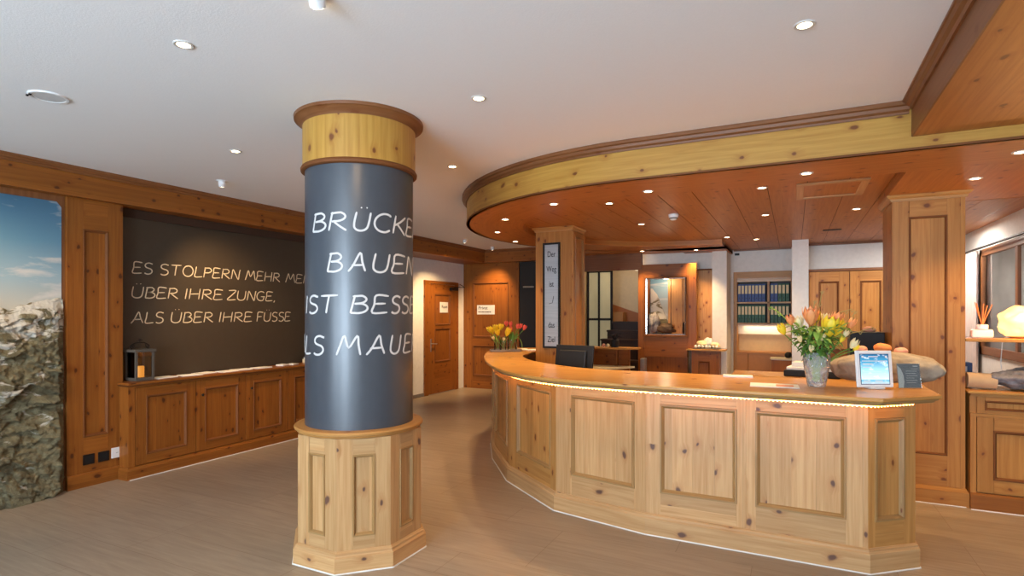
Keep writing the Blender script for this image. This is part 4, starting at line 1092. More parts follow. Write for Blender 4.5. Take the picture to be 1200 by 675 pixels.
MB(T).box(.055, W-.012, .28, .305, .88, 1.16, 'x').build('alcove_back', M['creamw'], t)
MB(T).box(.055, W-.012, -.05, .28, .85, .885, 'x').build('alcove_ledge', M['cabo'], t, bevel=.003)
m = MB(T); m.box(.055, .22, -.03, .0, .02, .848); m.box(.226, W-.012, -.03, 0, .02, .848); m.build('alcove_doors', M['cabo'], t, bevel=.002)
MB(T).box(.06, W-.02, 0, .25, 0, .848).build('alcove_base', M['pine_o'], t)
def binder_proto():
    e = empty('ring_binder', (0, 0, 0), 'x', 'binder')
    MB().box(-.0245, .0245, 0, .22, 0, .285).build('binder_cover', M['blue'], e, bevel=.003)
    MB().box(-.018, .018, -.0012, 0, .13, .262).build('spine_label', M['label'], e)
    MB().lathe([(0, 0), (.009, 0), (.009, .001)], 0, 0, 12).build('x', M['black']).name
    for q in [c for c in bpy.data.objects if c.name == 'x']: bpy.data.objects.remove(q)
    MB(Matrix.Translation((0, -.0006, .06)) @ Matrix.Rotation(R(90), 4, 'X')).lathe([(.0, .0008), (.009, .0008), (.009, 0), (0, 0)], 0, 0, 12).build('finger_hole', M['black'], e)
    return e
bp = binder_proto(); fb = True; gm = {}
for row, z in ((0, 1.681), (1, 1.346)):
    for k in range(13):
        xb = -.87+.055+.030+.0512*k if k < 8 else -.87+.53+.036+.0545*(k-8)
        if xb > -.87+W-.04: continue
        o = bp if fb else dup(bp); fb = False
        o.location = (xb, 9.80+.004*((k*7) % 3), z)
        col = 'green' if row else ('blue' if k < 10 else 'green')
        o['label'] = ('dark green ring binder on the lower shelf of the alcove' if row else ('blue ring binder on the upper shelf of the alcove' if col == 'blue' else 'dark green ring binder at the right end of the upper shelf'))
        o['group'] = ('green binders on the lower shelf' if row else ('blue binders on the upper shelf' if col == 'blue' else 'green binders on the upper shelf'))
        o['_c'] = col
for o in [o for o in bpy.data.objects if '_c' in o.keys()]:
    if o['_c'] == 'green':
        for ch in [c for c in bpy.data.objects if c.parent == o and c.name.startswith('binder_cover')]:
            if 'g' not in gm: gm['g'] = ch.data.copy(); gm['g'].materials[0] = M['green']
            ch.data = gm['g']
    del o['_c']
t = empty('side_cabinet', (-.16, 9.35, 0), 'low brown cabinet with a cream top beneath the alcove ledge', 'cabinet')
MB().box(-.30, -.03, 9.42, 9.66, 0, .79).build('carcass', M['pine_o'], t)
MB().box(-.32, -.025, 9.40, 9.67, .80, .82).build('cabinet_top', M['desk'], t, bevel=.003)
MB().box(-.305, -.03, 9.41, 9.66, .79, .80).build('top_rim', M['paper'], t)
o = tag(blob('black_pouch', (-.075, 9.5, .821), (.05, .05, .045), M['black'], 3, .2, 2), 'small black pouch on the cream-topped low cabinet', 'pouch')

# wall cupboards right of the pier
t = empty('wall_cupboards', (.69, 9.2, .9), 'high pine wall cupboards right of the white pier', 'cupboard')
MB().box(.195, 1.23, 9.13, 9.399, .2, 2.09).build('carcass', M['pine_o'], t)
MB().box(.19, 1.24, 9.08, 9.399, 2.09, 2.125, 'x').build('cupboard_cornice', M['pine_d'], t, bevel=.005)
for x0_ in (.20, .70):
    panelled(t, plane_T((x0_, 9.10, 1.0), (1, 0, 0)), .492, 1.085, .125, .14, .12, M['pine_r'], name='cupboard_door', mmat=M['pine_mould_o'], mould=.022)

# ------------------------------------------------------------------ right sideboard, shelf and window
t = empty('right_sideboard', (1.7, 5.6, 0), 'panelled pine sideboard at the right edge behind the pillar', 'sideboard')
x0, x1, yf = 1.212, 3.2, 5.43
MB().box(x0, x1, yf+.022, 5.895, 0, .885).build('carcass', M['pine_r'], t)
T = plane_T((0, yf, 0), (1, 0, 0))
m = MB(T); m.box(x0, x0+.035, 0, .022, .13, .71); m.box(x0, x1, 0, .022, .71, .735, 'x'); m.box(x0, x1, 0, .022, .865, .885, 'x'); m.build('face_frame', M['pine_r'], t)
xx = x0+.04
for k in range(3):
    w = .62
    panelled(t, T @ Matrix.Translation((xx, .0, .14)), w, .568, .10, .10, .10, M['pine_r'], name='cabinet_door', mmat=M['pine_mould_o'], mould=.02)
    panelled(t, T @ Matrix.Translation((xx, .0, .737)), w, .126, .05, .03, .03, M['pine_r'], name='drawer', mmat=M['pine_mould_o'], mould=.014)
    xx += w+.012
MB().sweep([(x0, yf), (x1, yf)], [(-.02, 0), (.012, 0), (.012, .115), (.004, .13), (-.02, .13)]).build('plinth', M['pine_o'], t, recalc=True)
MB().sweep([(x0, yf), (x1, yf)], [(.010, 0), (.017, 0), (.015, .006), (.010, .006)]).build('floor_joint', M['caulk'], t, recalc=True)
MB().box(x0-.018, x1, yf-.02, 5.897, .887, .907, 'x').build('sideboard_top', M['pine_t'], t, bevel=.004)
sh_ = empty('display_shelf', (1.7, 5.62, 1.28), 'pine shelf carrying the salt lamp and reed diffuser beside the right pillar', 'shelf')
MB().box(1.192, 3.2, 5.46, 5.78, 1.280, 1.305, 'x').build('shelf_board', M['pine_t'], sh_, bevel=.003)
MB().box(3.0, 3.03, 5.5, 5.75, .908, 1.28).build('shelf_support', M['pine_o'], sh_)
# window in the X=2 wall
t = structure(MB().box(1.985, 2.03, wy1-.075, wy1, wz0, wz1).box(1.985, 2.03, wy0, wy0+.07, wz0, wz1).box(1.985, 2.03, wy0, wy1, wz1-.08, wz1, 'y').box(1.985, 2.03, wy0, wy1, wz0, wz0+.09, 'y').box(1.99, 2.03, 7.25, 7.32, wz0, wz1).build('window_1', M['pine_d'], bevel=.004), 'dark framed window behind the salt lamp', 'window')
MB().box(2.005, 2.012, wy0+.05, wy1-.05, wz0+.05, wz1-.05).build('window_glass', M['pane'], t)
st(MB().box(3.1, 3.2, 5.9, 9.2, 0, CEIL).box(2.12, 3.2, 9.2, 9.3, 0, CEIL), 'wall_alley', plain('grey_alley_wall', (.50,.52,.54), .9))
t = empty('window_curtain', (1.93, 8.75, .3), 'blush curtain hanging from the iron rod left of the window', 'curtain')
def curtain(y0, y1, x, z0, z1, parent, name='curtain_cloth'):
    m = MB(); n = 60
    P_ = [(x+.022*math.sin(i*.85), y0+(y1-y0)*i/n) for i in range(n+1)]
    m.sweep(P_, [(0, z0), (0, z1), (.004, z1), (.004, z0)]); return m.build(name, M['curtain'], parent, recalc=True, smooth=60)
curtain(8.44, 9.0, 1.935, .30, 2.235, t)
t = empty('curtain_rod', (1.92, 7.6, 2.25), 'dark iron curtain rod with round end knob above the window', 'curtain rod')
MB().tube([(1.92, 9.02, 2.25), (1.92, 6.1, 2.25)], .013, 12).build('rod', M['iron'], t, smooth=50)
MB().lathe([(0, -.03), (.018, -.026), (.03, -.008), (.03, .008), (.018, .026), (0, .03)], 1.92, 9.04, 16, cz=2.25).build('end_knob', M['iron'], t, smooth=60)
for y in (8.95, 6.2): MB().tube([(1.92, y, 2.25), (2.0, y, 2.25)], .008, 8).build('rod_bracket', M['iron'], t)
t = empty('net_curtain', (2.3, 7.9, .9), 'pale curtain seen through the window glass', 'curtain')
m = MB(); P_ = [(2.22+.02*math.sin(i*.9), 7.55+.6*i/50) for i in range(51)]
m.sweep(P_, [(0, .0), (0, 2.3), (.004, 2.3), (.004, .0)]); m.build('curtain_cloth', M['curtain'], t, recalc=True, smooth=60)
# reed diffuser
t = empty('reed_diffuser', (1.32, 5.6, 1.306), 'white reed diffuser bottle with orange sticks on the display shelf', 'diffuser')
MB().box(1.252, 1.388, 5.565, 5.635, 1.306, 1.372).build('bottle', M['whitep'], t, bevel=.014)
MB().lathe([(0, .066), (.036, .066), (.038, .075), (.038, .10), (.034, .106), (.012, .106), (.012, .09), (0, .09)], 1.322, 5.6, 24, cz=1.306).build('bottle_neck', M['whitep'], t, smooth=40)
for k, (dx_, dy_) in enumerate(((-.045, 0), (-.03, .02), (.005, -.02), (.065, .01), (.03, -.01), (-.04, -.02))):
    MB().tube([(1.322, 5.6, 1.40), (1.322+dx_, 5.6+dy_, 1.585-.006*k)], .0035, 6).build('reed', M['reed'], t)
o = MB().tube([(1.197, 5.62, 1.5), (1.23, 5.62, 1.44), (1.25, 5.60, 1.405)], .002, 6).build('x', M['iron']); bpy.data.objects.remove(o)
t = empty('salt_lamp', (1.60, 5.62, 1.306), 'glowing orange-white salt crystal lamp on the display shelf', 'lamp')
blob('salt_crystal', (1.585, 5.62, 1.322), (.145, .10, .125), M['salt'], 2, .28, 1.3, 4, t, flat=-.75)
MB().lathe([(0, 0), (.085, 0), (.088, .014), (0, .016)], 1.585, 5.62, 28, cz=1.306).build('lamp_base', M['pine_d'], t)
cb = MB().tube([(1.50, 5.70, 1.31), (1.50, 5.80, 1.30), (1.49, 5.81, 1.1), (1.50, 5.78, .96), (1.53, 5.76, .912)], .003, 6).build('lamp_cable', M['whitep'], t)
l = bpy.data.lights.new('salt_glow', 'POINT'); l.energy = 12; l.color = (1, .5, .18); l.shadow_soft_size = .1
o = bpy.data.objects.new('salt_glow', l); COL.objects.link(o); o.location = (1.56, 5.42, 1.5)
tag(blob('grey_stone', (1.56, 5.62, .908), (.19, .13, .075), M['greystone'], 4, .3, 1.5, 4, rz=.3), 'striped grey stone lying on the right sideboard', 'stone')
t = MB().box(1.205, 1.29, 5.72, 5.86, .908, 1.10).build('navy_folder', M['navy'], bevel=.004); rebase(t, (1.25, 5.79, .908)); tag(t, 'navy folder standing on the right sideboard beside the pillar', 'folder')
MB().box(1.215, 1.255, 5.718, 5.72, 1.0, 1.07).build('spine_label', M['paper'], t)
t = MB().tube([(1.22, 5.58, .975), (1.40, 5.58, .970)], [.062, .060], 20).build('rolled_cloth', M['beige'], smooth=50); rebase(t, (1.31, 5.58, .912)); tag(t, 'rolled beige cloth on the right sideboard beside the pillar', 'cloth')

# ------------------------------------------------------------------ things on the left sideboard
t = empty('candle_lantern', (-5.47, 3.15, .874), 'weathered wooden lantern with scrolled iron handle on the sideboard', 'lantern')
lx, ly, lz = -5.47, 3.155, .874; w = .085
MB().box(lx-w, lx+w, ly-w, ly+w, lz, lz+.028).build('lantern_base', M['lantern'], t, bevel=.003)
MB().box(lx-w-.012, lx+w+.012, ly-w-.012, ly+w+.012, lz+.265, lz+.29).build('lantern_roof', M['lantern'], t, bevel=.004)
for sx in (-1, 1):
    for sy in (-1, 1): MB().box(lx+sx*(w-.009)-.009, lx+sx*(w-.009)+.009, ly+sy*(w-.009)-.009, ly+sy*(w-.009)+.009, lz+.028, lz+.265).build('lantern_post', M['lantern'], t)
g_ = MB(); g_.box(lx+w-.011, lx+w-.008, ly-w+.018, ly+w-.018, lz+.028, lz+.265); g_.box(lx-w+.018, lx+w-.018, ly-w+.008, ly-w+.011, lz+.028, lz+.265); g_.box(lx-w+.008, lx-w+.011, ly-w+.018, ly+w-.018, lz+.028, lz+.265)
g_.build('lantern_glass', M['glass'], t)
hd = MB(); z_ = lz+.29
hd.tube(catmull([(lx, ly-.075, z_), (lx, ly-.085, z_+.03), (lx, ly-.06, z_+.05), (lx, ly-.03, z_+.06), (lx, ly+.03, z_+.06), (lx, ly+.06, z_+.05), (lx, ly+.085, z_+.03), (lx, ly+.075, z_)], 5), .0055, 8)
for s_ in (-1, 1): hd.tube(catmull([(lx, ly+s_*.075, z_+.004), (lx, ly+s_*.05, z_+.03), (lx, ly+s_*.065, z_+.045), (lx, ly+s_*.078, z_+.032), (lx, ly+s_*.064, z_+.022)], 5), .0045, 8)
hd.tube([(lx, ly, z_+.058), (lx, ly, z_+.10)], .005, 8); hd.tube([(lx, ly-.02, z_+.085), (lx, ly+.02, z_+.085)], .006, 8)
hd.build('lantern_handle', M['iron'], t, smooth=50)
t = empty('pillar_candle', (lx, ly, lz+.028), 'glowing orange candle inside the weathered lantern', 'candle')
MB().lathe([(0, 0), (.036, 0), (.036, .098), (.033, .102), (.010, .096), (0, .096)], lx, ly, 28, cz=lz+.029).build('candle_wax', M['candle'], t, smooth=40)
MB().tube([(lx, ly, lz+.125), (lx, ly, lz+.138)], .0012, 6).build('wick', M['black'], t)
for i, (y, dx_, rz_, lb) in enumerate(((3.37, 0, .1, 'paper leaflets spread nearest the lantern on the sideboard'), (3.62, .02, -.15, 'white leaflet above the second sideboard door'), (3.80, -.02, .12, 'white leaflet beside the middle of the sideboard top'),
                                 (4.03, .03, .05, 'cream leaflet left of the bright long leaflet'), (4.22, .0, -.1, 'cream leaflet touching the bright long leaflet'), (4.47, .02, .02, 'bright long leaflet lit on the sideboard top'))):
    Tl = Matrix.Translation((-5.46+dx_, y, .8742)) @ Matrix.Rotation(rz_+PI/2, 4, 'Z')
    m = MB(Tl); m.box(-.10, .10, -.07, .07, 0, .004); m.box(-.085, .11, -.06, .075, .004, .008)
    o = m.build('leaflet', M['paper']); rebase(o, (-5.46+dx_, y, .8742)); tag(o, lb, 'leaflet', 'leaflets on the left sideboard')
for y, hgt, lb in ((4.78, .018, 'small pile of cards left of the leaflet box'), (4.93, .014, 'thin card beside the leaflet box')):
    o = MB(Matrix.Translation((-5.45, y, .8742)) @ Matrix.Rotation(.3, 4, 'Z')).box(-.05, .05, -.06, .06, 0, hgt).build('card_pile', M['paper'], bevel=.002); rebase(o, (-5.45, y, .8742)); tag(o, lb, 'cards')
t = empty('leaflet_box', (-5.45, 5.22, .874), 'pale open box of leaflets near the dark column on the sideboard', 'box')
m = MB(); m.box(-5.51, -5.39, 5.14, 5.145, .8742, .925); m.box(-5.51, -5.39, 5.335, 5.34, .8742, .925); m.box(-5.51, -5.505, 5.14, 5.34, .8742, .925); m.box(-5.395, -5.39, 5.14, 5.34, .8742, .925); m.box(-5.51, -5.39, 5.14, 5.34, .8742, .878)
m.build('box_tray', M['label'], t)
MB(Matrix.Translation((-5.45, 5.24, .925)) @ Matrix.Rotation(.12, 4, 'Y')).box(-.055, .055, -.085, .085, -.004, .004).build('leaflet', M['paper'], t)
MB(Matrix.Translation((-5.45, 5.22, .935)) @ Matrix.Rotation(-.15, 4, 'X')).box(-.05, .05, -.07, .07, -.003, .003).build('leaflet', M['paper'], t)
# tilted display stand partly hidden by the column
t = empty('display_stand', (-5.45, 5.50, .874), 'dark tilted display stand half hidden behind the grey column', 'stand')
MB(Matrix.Translation((-5.45, 5.52, .874)) @ Matrix.Rotation(R(24), 4, 'X')).box(-.10, .10, -.012, .0, .006, .30).build('display_panel', M['black'], t, bevel=.003)
MB(Matrix.Translation((-5.45, 5.52, .874)) @ Matrix.Rotation(R(24), 4, 'X')).box(-.10, .10, .0005, .006, .03, .30).build('display_sheet', M['paper'], t)
MB().box(-5.55, -5.35, 5.44, 5.60, .8742, .884).build('stand_base', M['black'], t, bevel=.003)

# ------------------------------------------------------------------ flowers
def petal_bloom(name, mat, parent, base, size, openn=.35, tilt=(0, 0), n=6):
    """a tulip head: six cupped petals"""
    m = MB(Matrix.Translation(base) @ Matrix.Rotation(tilt[0], 4, 'X') @ Matrix.Rotation(tilt[1], 4, 'Y'))
    for k in range(n):
        a = k*2*PI/n; ins = .88 if k % 2 else 1.0; rows = []
        for i in range(7):
            v = i/6; rad = size*(.10+.40*math.sin(min(v*1.9, PI*.5+openn*0)*1.0)*(1-.25*v*(1-openn)))*ins
            rad = size*ins*(.06+.44*math.sin(PI*min(.62, v*.62+.02))*(1-(1-openn)*.45*v*v))
            wd = .62*math.sin(PI*min(1, v*.82+.16))**.7
            row = []
            for j in range(5):
                b_ = a+(j-2)/2*wd; row.append((rad*math.cos(b_), rad*math.sin(b_), size*1.25*v*(1-.03*abs(j-2))))
            rows.append(row)
        for i in range(6):
            for j in range(4): m.face([rows[i][j], rows[i][j+1], rows[i+1][j+1], rows[i+1][j]], [(0,0)]*4)
    o = m.build(name, mat, parent, smooth=70)
    s_ = o.modifiers.new('t', 'SOLIDIFY'); s_.thickness = .0012
    return o
def leaf_blade(m, p0, d, up, L, w, bend=.5):
    p0 = Vector(p0); d = Vector(d).normalized(); sd = d.cross(Vector((0,0,1)))
    if sd.length < .05: sd = Vector((1, 0, 0))
    sd.normalize(); rows = []
    for i in range(8):
        v = i/7; c = p0+d*L*v+Vector((0, 0, -bend*L*v*v*.5)); ww = w*math.sin(PI*min(1, .12+v*.88))**.8*.5
        rows.append([c-sd*ww+Vector((0,0,ww*.35)), c, c+sd*ww+Vector((0,0,ww*.35))])
    for i in range(7):
        for j in range(2): m.face([rows[i][j], rows[i][j+1], rows[i+1][j+1], rows[i+1][j]], [(0,0)]*4)
def rose_bloom(mat, parent, base, size, tilt):
    petal_bloom('bloom', mat, parent, base, size, 1.0, tilt, 8)
    petal_bloom('bloom', mat, parent, Vector(base)+Vector((0, 0, size*.12)), size*.78, .8, tilt, 7)
    petal_bloom('bloom', mat, parent, Vector(base)+Vector((0, 0, size*.25)), size*.5, .4, tilt, 5)
def tulip(base, head, mat, label, group, size=.04, leaf=True, openn=.35, name='tulip', lmat=None):
    base = Vector(base); head = Vector(head); t = empty(name, base, label, 'flower', group)
    mid = base.lerp(head, .55)+Vector((0, 0, .02))+(head-base).cross(Vector((0,0,1))).normalized()*.01
    MB().tube(catmull([base, mid, head], 6), .0032, 7).build('stem', M['stem'], t, smooth=60)
    d = (head-mid).normalized()
    if openn >= .6: rose_bloom(mat, t, head-Vector((0, 0, size*.3)), size*1.15, (-d.y*.8, d.x*.8))
    else: petal_bloom('bloom', mat, t, head, size, openn, (-d.y*.7, d.x*.7))
    if leaf:
        m = MB(); q = base.lerp(head, .35); leaf_blade(m, q, (head-base)+Vector((random.uniform(-.1,.1), random.uniform(-.1,.1), .02)), None, .14, .028, .35)
        o = m.build('leaf', lmat or M['leaf'], t, smooth=70); s_ = o.modifiers.new('t', 'SOLIDIFY'); s_.thickness = .0008
    return t
CT = 1.0405
# tray with two glass vases
TX, TY = -3.10, 5.98
rgt = Vector((.894, .447, 0)); fwd = Vector((-.447, .894, 0))
def at(a, b_, z=CT): v = Vector((TX, TY, 0))+rgt*a+fwd*b_; return Vector((v.x, v.y, z))
Tt = Matrix.Translation(at(0, 0)) @ Matrix.Rotation(R(26.6), 4, 'Z')
t = empty('vase_tray', at(0, 0), 'grey wavy tray holding the flower glasses at the counter end', 'tray')
pts = [(-.15, -.06), (-.02, -.075), (.06, -.05), (.12, -.02), (.20, -.01), (.20, .12), (.05, .13), (-.10, .12), (-.16, .05)]
MB(Tt).prism(catmull(pts+[pts[0]], 4)[:-1], 0, .012).build('tray_plate', M['traygrey'], t, bevel=.003)
MB(Tt).sweep(catmull(pts+[pts[0]], 4)[:-1], [(0, .010), (.006, .010), (.008, .026), (.002, .026)], closed_path=True).build('tray_rim', M['traygrey'], t, recalc=True)
def glass_vase(c, r, h, label, water=.6):
    t = empty('glass_vase', c, label, 'vase', 'round glasses on the grey tray')
    MB().lathe([(0, 0), (r*.9, 0), (r, .008), (r, h)], c[0], c[1], 32, cz=c[2]).build('glass_body', M['glass'], t, smooth=50)
    MB().lathe([(0, h*water), (r-.003, h*water)][::-1], c[0], c[1], 32, cz=c[2]).build('water', M['glass'], t)
    return t
vp = [at(-.075, .03, CT+.013), at(-.005, -.0, CT+.013), at(.10, .06, CT+.013)]
glass_vase(vp[0], .042, .125, 'left clear glass of yellow flowers on the grey tray')
glass_vase(vp[1], .036, .12, 'middle clear glass in front on the grey tray')
glass_vase(vp[2], .06, .13, 'wide clear glass of pink tulips on the grey tray')
yl = [(-.155, .0, .24), (-.10, -.02, .26), (-.13, .04, .22), (-.04, .0, .27), (-.085, .05, .25), (-.06, -.04, .21), (.045, .0, .225), (.03, -.03, .20)]
for k, (a, b_, z) in enumerate(yl):
    c = vp[0] if k < 5 else vp[1]
    tulip(c+Vector((random.uniform(-.02,.02), random.uniform(-.02,.02), .02)), at(a, b_, CT+z), M['yellow'], 'open yellow flower in the left glasses on the counter-end tray', 'yellow flowers in the tray glasses', .058, k % 2 == 0, .95, 'yellow_flower', M['leafl'])
for a, b_, z in ((-.11, -.05, .155), (-.005, -.055, .14)):
    tulip(vp[1]+Vector((0,0,.03)), at(a, b_, CT+z), M['cream'], 'small cream flower hanging low over the glass rim', 'cream flowers in the tray glasses', .032, False, .9, 'cream_flower')
pk = [(.035, .04, .30), (.085, .07, .295), (.16, .05, .27), (.235, .05, .255), (.19, .10, .27), (.085, .02, .235)]
for k, (a, b_, z) in enumerate(pk):
    tulip(vp[2]+Vector((random.uniform(-.03,.03), random.uniform(-.03,.03), .02)), at(a, b_, CT+z), M['pink'], ['pink tulip farthest left in the wide glass', 'pink tulip second from left, highest in the wide glass', 'pink tulip in the middle right of the wide glass', 'pink tulip farthest right over the dark wall', 'pink tulip half behind the rightmost one', 'small pink tulip lowest in the wide glass'][k], 'pink tulips in the wide glass', .056, True, .3, 'pink_tulip', M['stem'])
t = empty('drooping_tulip_leaf', at(.17, .05, CT+.02), 'long green leaf drooping from the wide glass', 'leaf')
m = MB(); P_ = catmull([at(.12, .05, CT+.15), at(.18, .04, CT+.16), at(.215, .03, CT+.10), at(.22, .03, CT+.04)], 5)
m.tube(P_, [.004]*len(P_), 6); m.build('leaf_blade', M['leafl'], t, smooth=60)
for k, (a, b_) in enumerate(((.18, .30), (.38, .22))):
    T_ = Matrix.Translation(at(a, b_, CT)) @ Matrix.Rotation(R(40+8*k), 4, 'Z')
    o = MB(T_).box(-.12, .12, -.08, .08, 0, .012).build('paper_stack', M['paper'], bevel=.001); rebase(o, at(a, b_, CT)); tag(o, ['stack of white papers behind the pink tulips', 'stack of white papers against the pine post'][k], 'papers')

# ------------------------------------------------------------------ counter objects
VX, VY = .129, 4.012
t = empty('crystal_vase', (VX, VY, CT), 'cut crystal vase holding the big yellow bouquet on the counter', 'vase')
MB().lathe([(0, 0), (.046, 0), (.052, .008), (.060, .05), (.072, .12), (.078, .17), (.074, .205), (.070, .215), (.066, .212), (.069, .17), (.062, .11), (.048, .035), (.03, .022), (0, .02)], VX, VY, 24, cz=CT).build('vase_body', M['crystal'], t, smooth=20)
stm = MB()
for k in range(16):
    a = k*2.4; stm.tube([(VX+.025*math.cos(a), VY+.025*math.sin(a), CT+.03), (VX+.055*math.cos(a+2), VY+.055*math.sin(a+2), CT+.21)], .0035, 6)
# the many stems under the rim belong to the greenery
def b_at(px, py, dep=0):
    """point of the bouquet from its offset right / up (in metres) in the vertical plane through the vase"""
    v = Vector((VX, VY, 0))+rgt*px+fwd*dep; return Vector((v.x, v.y, CT+py))
gr = empty('bouquet_greenery', (VX, VY, CT+.03), 'dark and light green leaves filling the big bouquet', 'foliage'); gr['kind'] = 'stuff'
stm.build('stems', M['leafl'], gr, smooth=60)
lv = {0: MB(), 1: MB()}
for k in range(300):
    a = random.uniform(0, 2*PI); el = random.uniform(-.5, 1.0); hh = random.uniform(0, 1)
    rr = (.03+.135*hh)*math.sqrt(random.random())
    d = Vector((math.cos(a)*math.cos(el), math.sin(a)*math.cos(el), math.sin(el)))
    p0 = Vector((VX, VY, CT+.19+.19*hh))+Vector((math.cos(a), math.sin(a), 0))*rr
    leaf_blade(lv[0 if random.random() < (.60-.30*hh) else 1], p0, d, None, random.uniform(.035, .075), random.uniform(.02, .04), random.uniform(.2, 1.3))
for k, mt_ in ((0, M['leaf']), (1, M['leafl'])):
    o = lv[k].build('leaves', mt_, gr, smooth=70); s_ = o.modifiers.new('t', 'SOLIDIFY'); s_.thickness = .0008
gr['kind'] = 'stuff'
bl = [(-.155, .405, 0, M['apricot'], .05, .3, 'apricot_tulip', 'apricot tulip at the far left of the big bouquet'),
      (-.045, .425, -.02, M['apricot'], .075, .7, 'apricot_rose', 'large apricot bloom left of centre on top of the bouquet'),
      (.015, .42, .04, M['yellow'], .055, .6, 'yellow_tulip', 'yellow bloom behind the large apricot one'),
      (.035, .355, -.05, M['yellow'], .085, .95, 'yellow_rose', 'large bright yellow bloom in the middle of the bouquet'),
      (.095, .36, -.03, M['yellow'], .06, .9, 'yellow_tulip', 'yellow bloom right of the largest yellow one'),
      (.115, .415, .0, M['apricot'], .055, .6, 'apricot_rose', 'pale apricot bloom upper right of the bouquet'),
      (.13, .385, .01, M['yellow'], .05, .7, 'yellow_tulip', 'yellow bloom just under the pale apricot one'),
      (.205, .385, 0, M['apricot'], .05, .2, 'apricot_tulip', 'closed apricot tulip leaning far right'),
      (-.085, .40, .03, M['cream'], .05, .8, 'cream_flower', 'cream bloom between the two left apricot blooms'),
      (.085, .42, .05, M['cream'], .045, .8, 'cream_flower', 'cream bloom behind the upper right apricot one'),
      (-.20, .345, 0, M['yellow'], .055, .15, 'yellow_tulip', 'long yellow tulip leaning at the far left'),
      (-.07, .24, -.07, M['cream'], .035, .2, 'flower_bud', 'pale bud hanging at the front left of the bouquet'),
      (.20, .26, -.02, M['cream'], .05, .3, 'flower_bud', 'cream bloom drooping at the right of the bouquet'),
      (.22, .245, -.02, M['yellow'], .035, .3, 'flower_bud', 'small yellow bloom lowest at the right of the bouquet')]
bl += [(-.13, .30, -.06, M['cream'], .032, .2, 'flower_bud', 'pale green-cream bud at the left middle of the bouquet'), (.10, .30, -.08, M['yellow'], .03, .2, 'flower_bud', 'small yellow bud in the front greenery right of centre'),
       (-.02, .31, -.09, M['cream'], .034, .3, 'flower_bud', 'cream bud low in the centre front of the bouquet'), (.16, .33, -.02, M['cream'], .036, .3, 'flower_bud', 'cream bud under the right apricot tulip')]
for x, z, d_, mt_, sz, op, nm, lb in bl:
    h_ = b_at(x, z-.02, d_); sz *= 1.15
    tulip((VX+x*.12, VY+d_*.3, CT+.12), h_, mt_, lb, None, sz, False, op, nm)
for k, (P_, lb) in enumerate((([(-.0, .2), (.0, .42), (.02, .52), (.035, .60)], 'tallest yellowish twig rising straight from the bouquet'), ([(-.01, .2), (-.02, .43), (-.005, .54)], 'short upright twig beside the tallest one'),
                        ([(.04, .25), (.13, .44), (.20, .475), (.235, .485)], 'twig curving up to the right above the blooms'), ([(.08, .25), (.20, .37), (.245, .44), (.262, .475)], 'twig pointing up right beside the tulip'),
                        ([(.10, .22), (.22, .32), (.30, .345), (.385, .37)], 'longest twig reaching right above the tablet'), ([(-.04, .25), (-.15, .40), (-.21, .46), (-.27, .50)], 'thin green twig reaching left over the binders'))):
    o = MB().tube([b_at(a, z, .01*k) for a, z in catmull(P_, 5)], [.0035]*16 if len(P_) == 4 else [.003]*11, 6)
    for a, z in P_[1:]:
        for s_ in (-1, 1): q = b_at(a, z-.02, .01*k); o.tube([q, q+Vector((.012*s_, 0, .018))], [.003, .0015], 5)
    e = o.build('twig', M['twig'] if k != 5 else M['leafl'], smooth=60); rebase(e, b_at(*P_[0], .01*k)); tag(e, lb, 'twig')

# tablet on its stand
TA = Vector((.335, 3.975, CT)); TB = Vector((.552, 4.168, CT))
TA = Vector((.345, 4.0, CT)); TBd = Vector((.894, .447, 0)).lerp(Vector((1, .0, 0)), .0).normalized()
T = plane_T(TA, rgt) @ Matrix.Rotation(R(-6), 4, 'X')
t = empty('tablet', TA+rgt*.11, 'white framed tablet showing a blue screen upright on the counter', 'tablet')
MB(T).box(0, .222, -.006, .008, .008, .232).build('tablet_frame', M['whitep'], t, bevel=.006)
sc = MB(T); sc.face([(.026, -.0068, .030), (.196, -.0068, .030), (.196, -.0068, .208), (.026, -.0068, .208)], [(0, 0), (1, 0), (1, 1), (0, 1)])
sc.build('screen', M['screen'], t)
bz = MB(T).box(.022, .200, -.0066, -.005, .026, .212).build('screen_border', M['navy'], t)
ui = MB(T)
for (a, b_, c, d) in ((.075, .135, .192, .197), (.035, .047, .188, .200), (.178, .190, .188, .200), (.036, .19, .166, .170), (.04, .10, .146, .152), (.04, .085, .128, .131), (.04, .15, .104, .106), (.04, .17, .090, .092), (.04, .16, .077, .079), (.04, .08, .043, .049), (.11, .155, .043, .049), (.028, .192, .033, .036)):
    ui.box(a, b_, -.0074, -.0069, c, d)
ui.build('screen_graphics', M['paper'], t)
MB(plane_T(TA, rgt)).box(.07, .16, -.02, .07, 0, .010).build('tablet_stand', M['whitep'], t, bevel=.003)
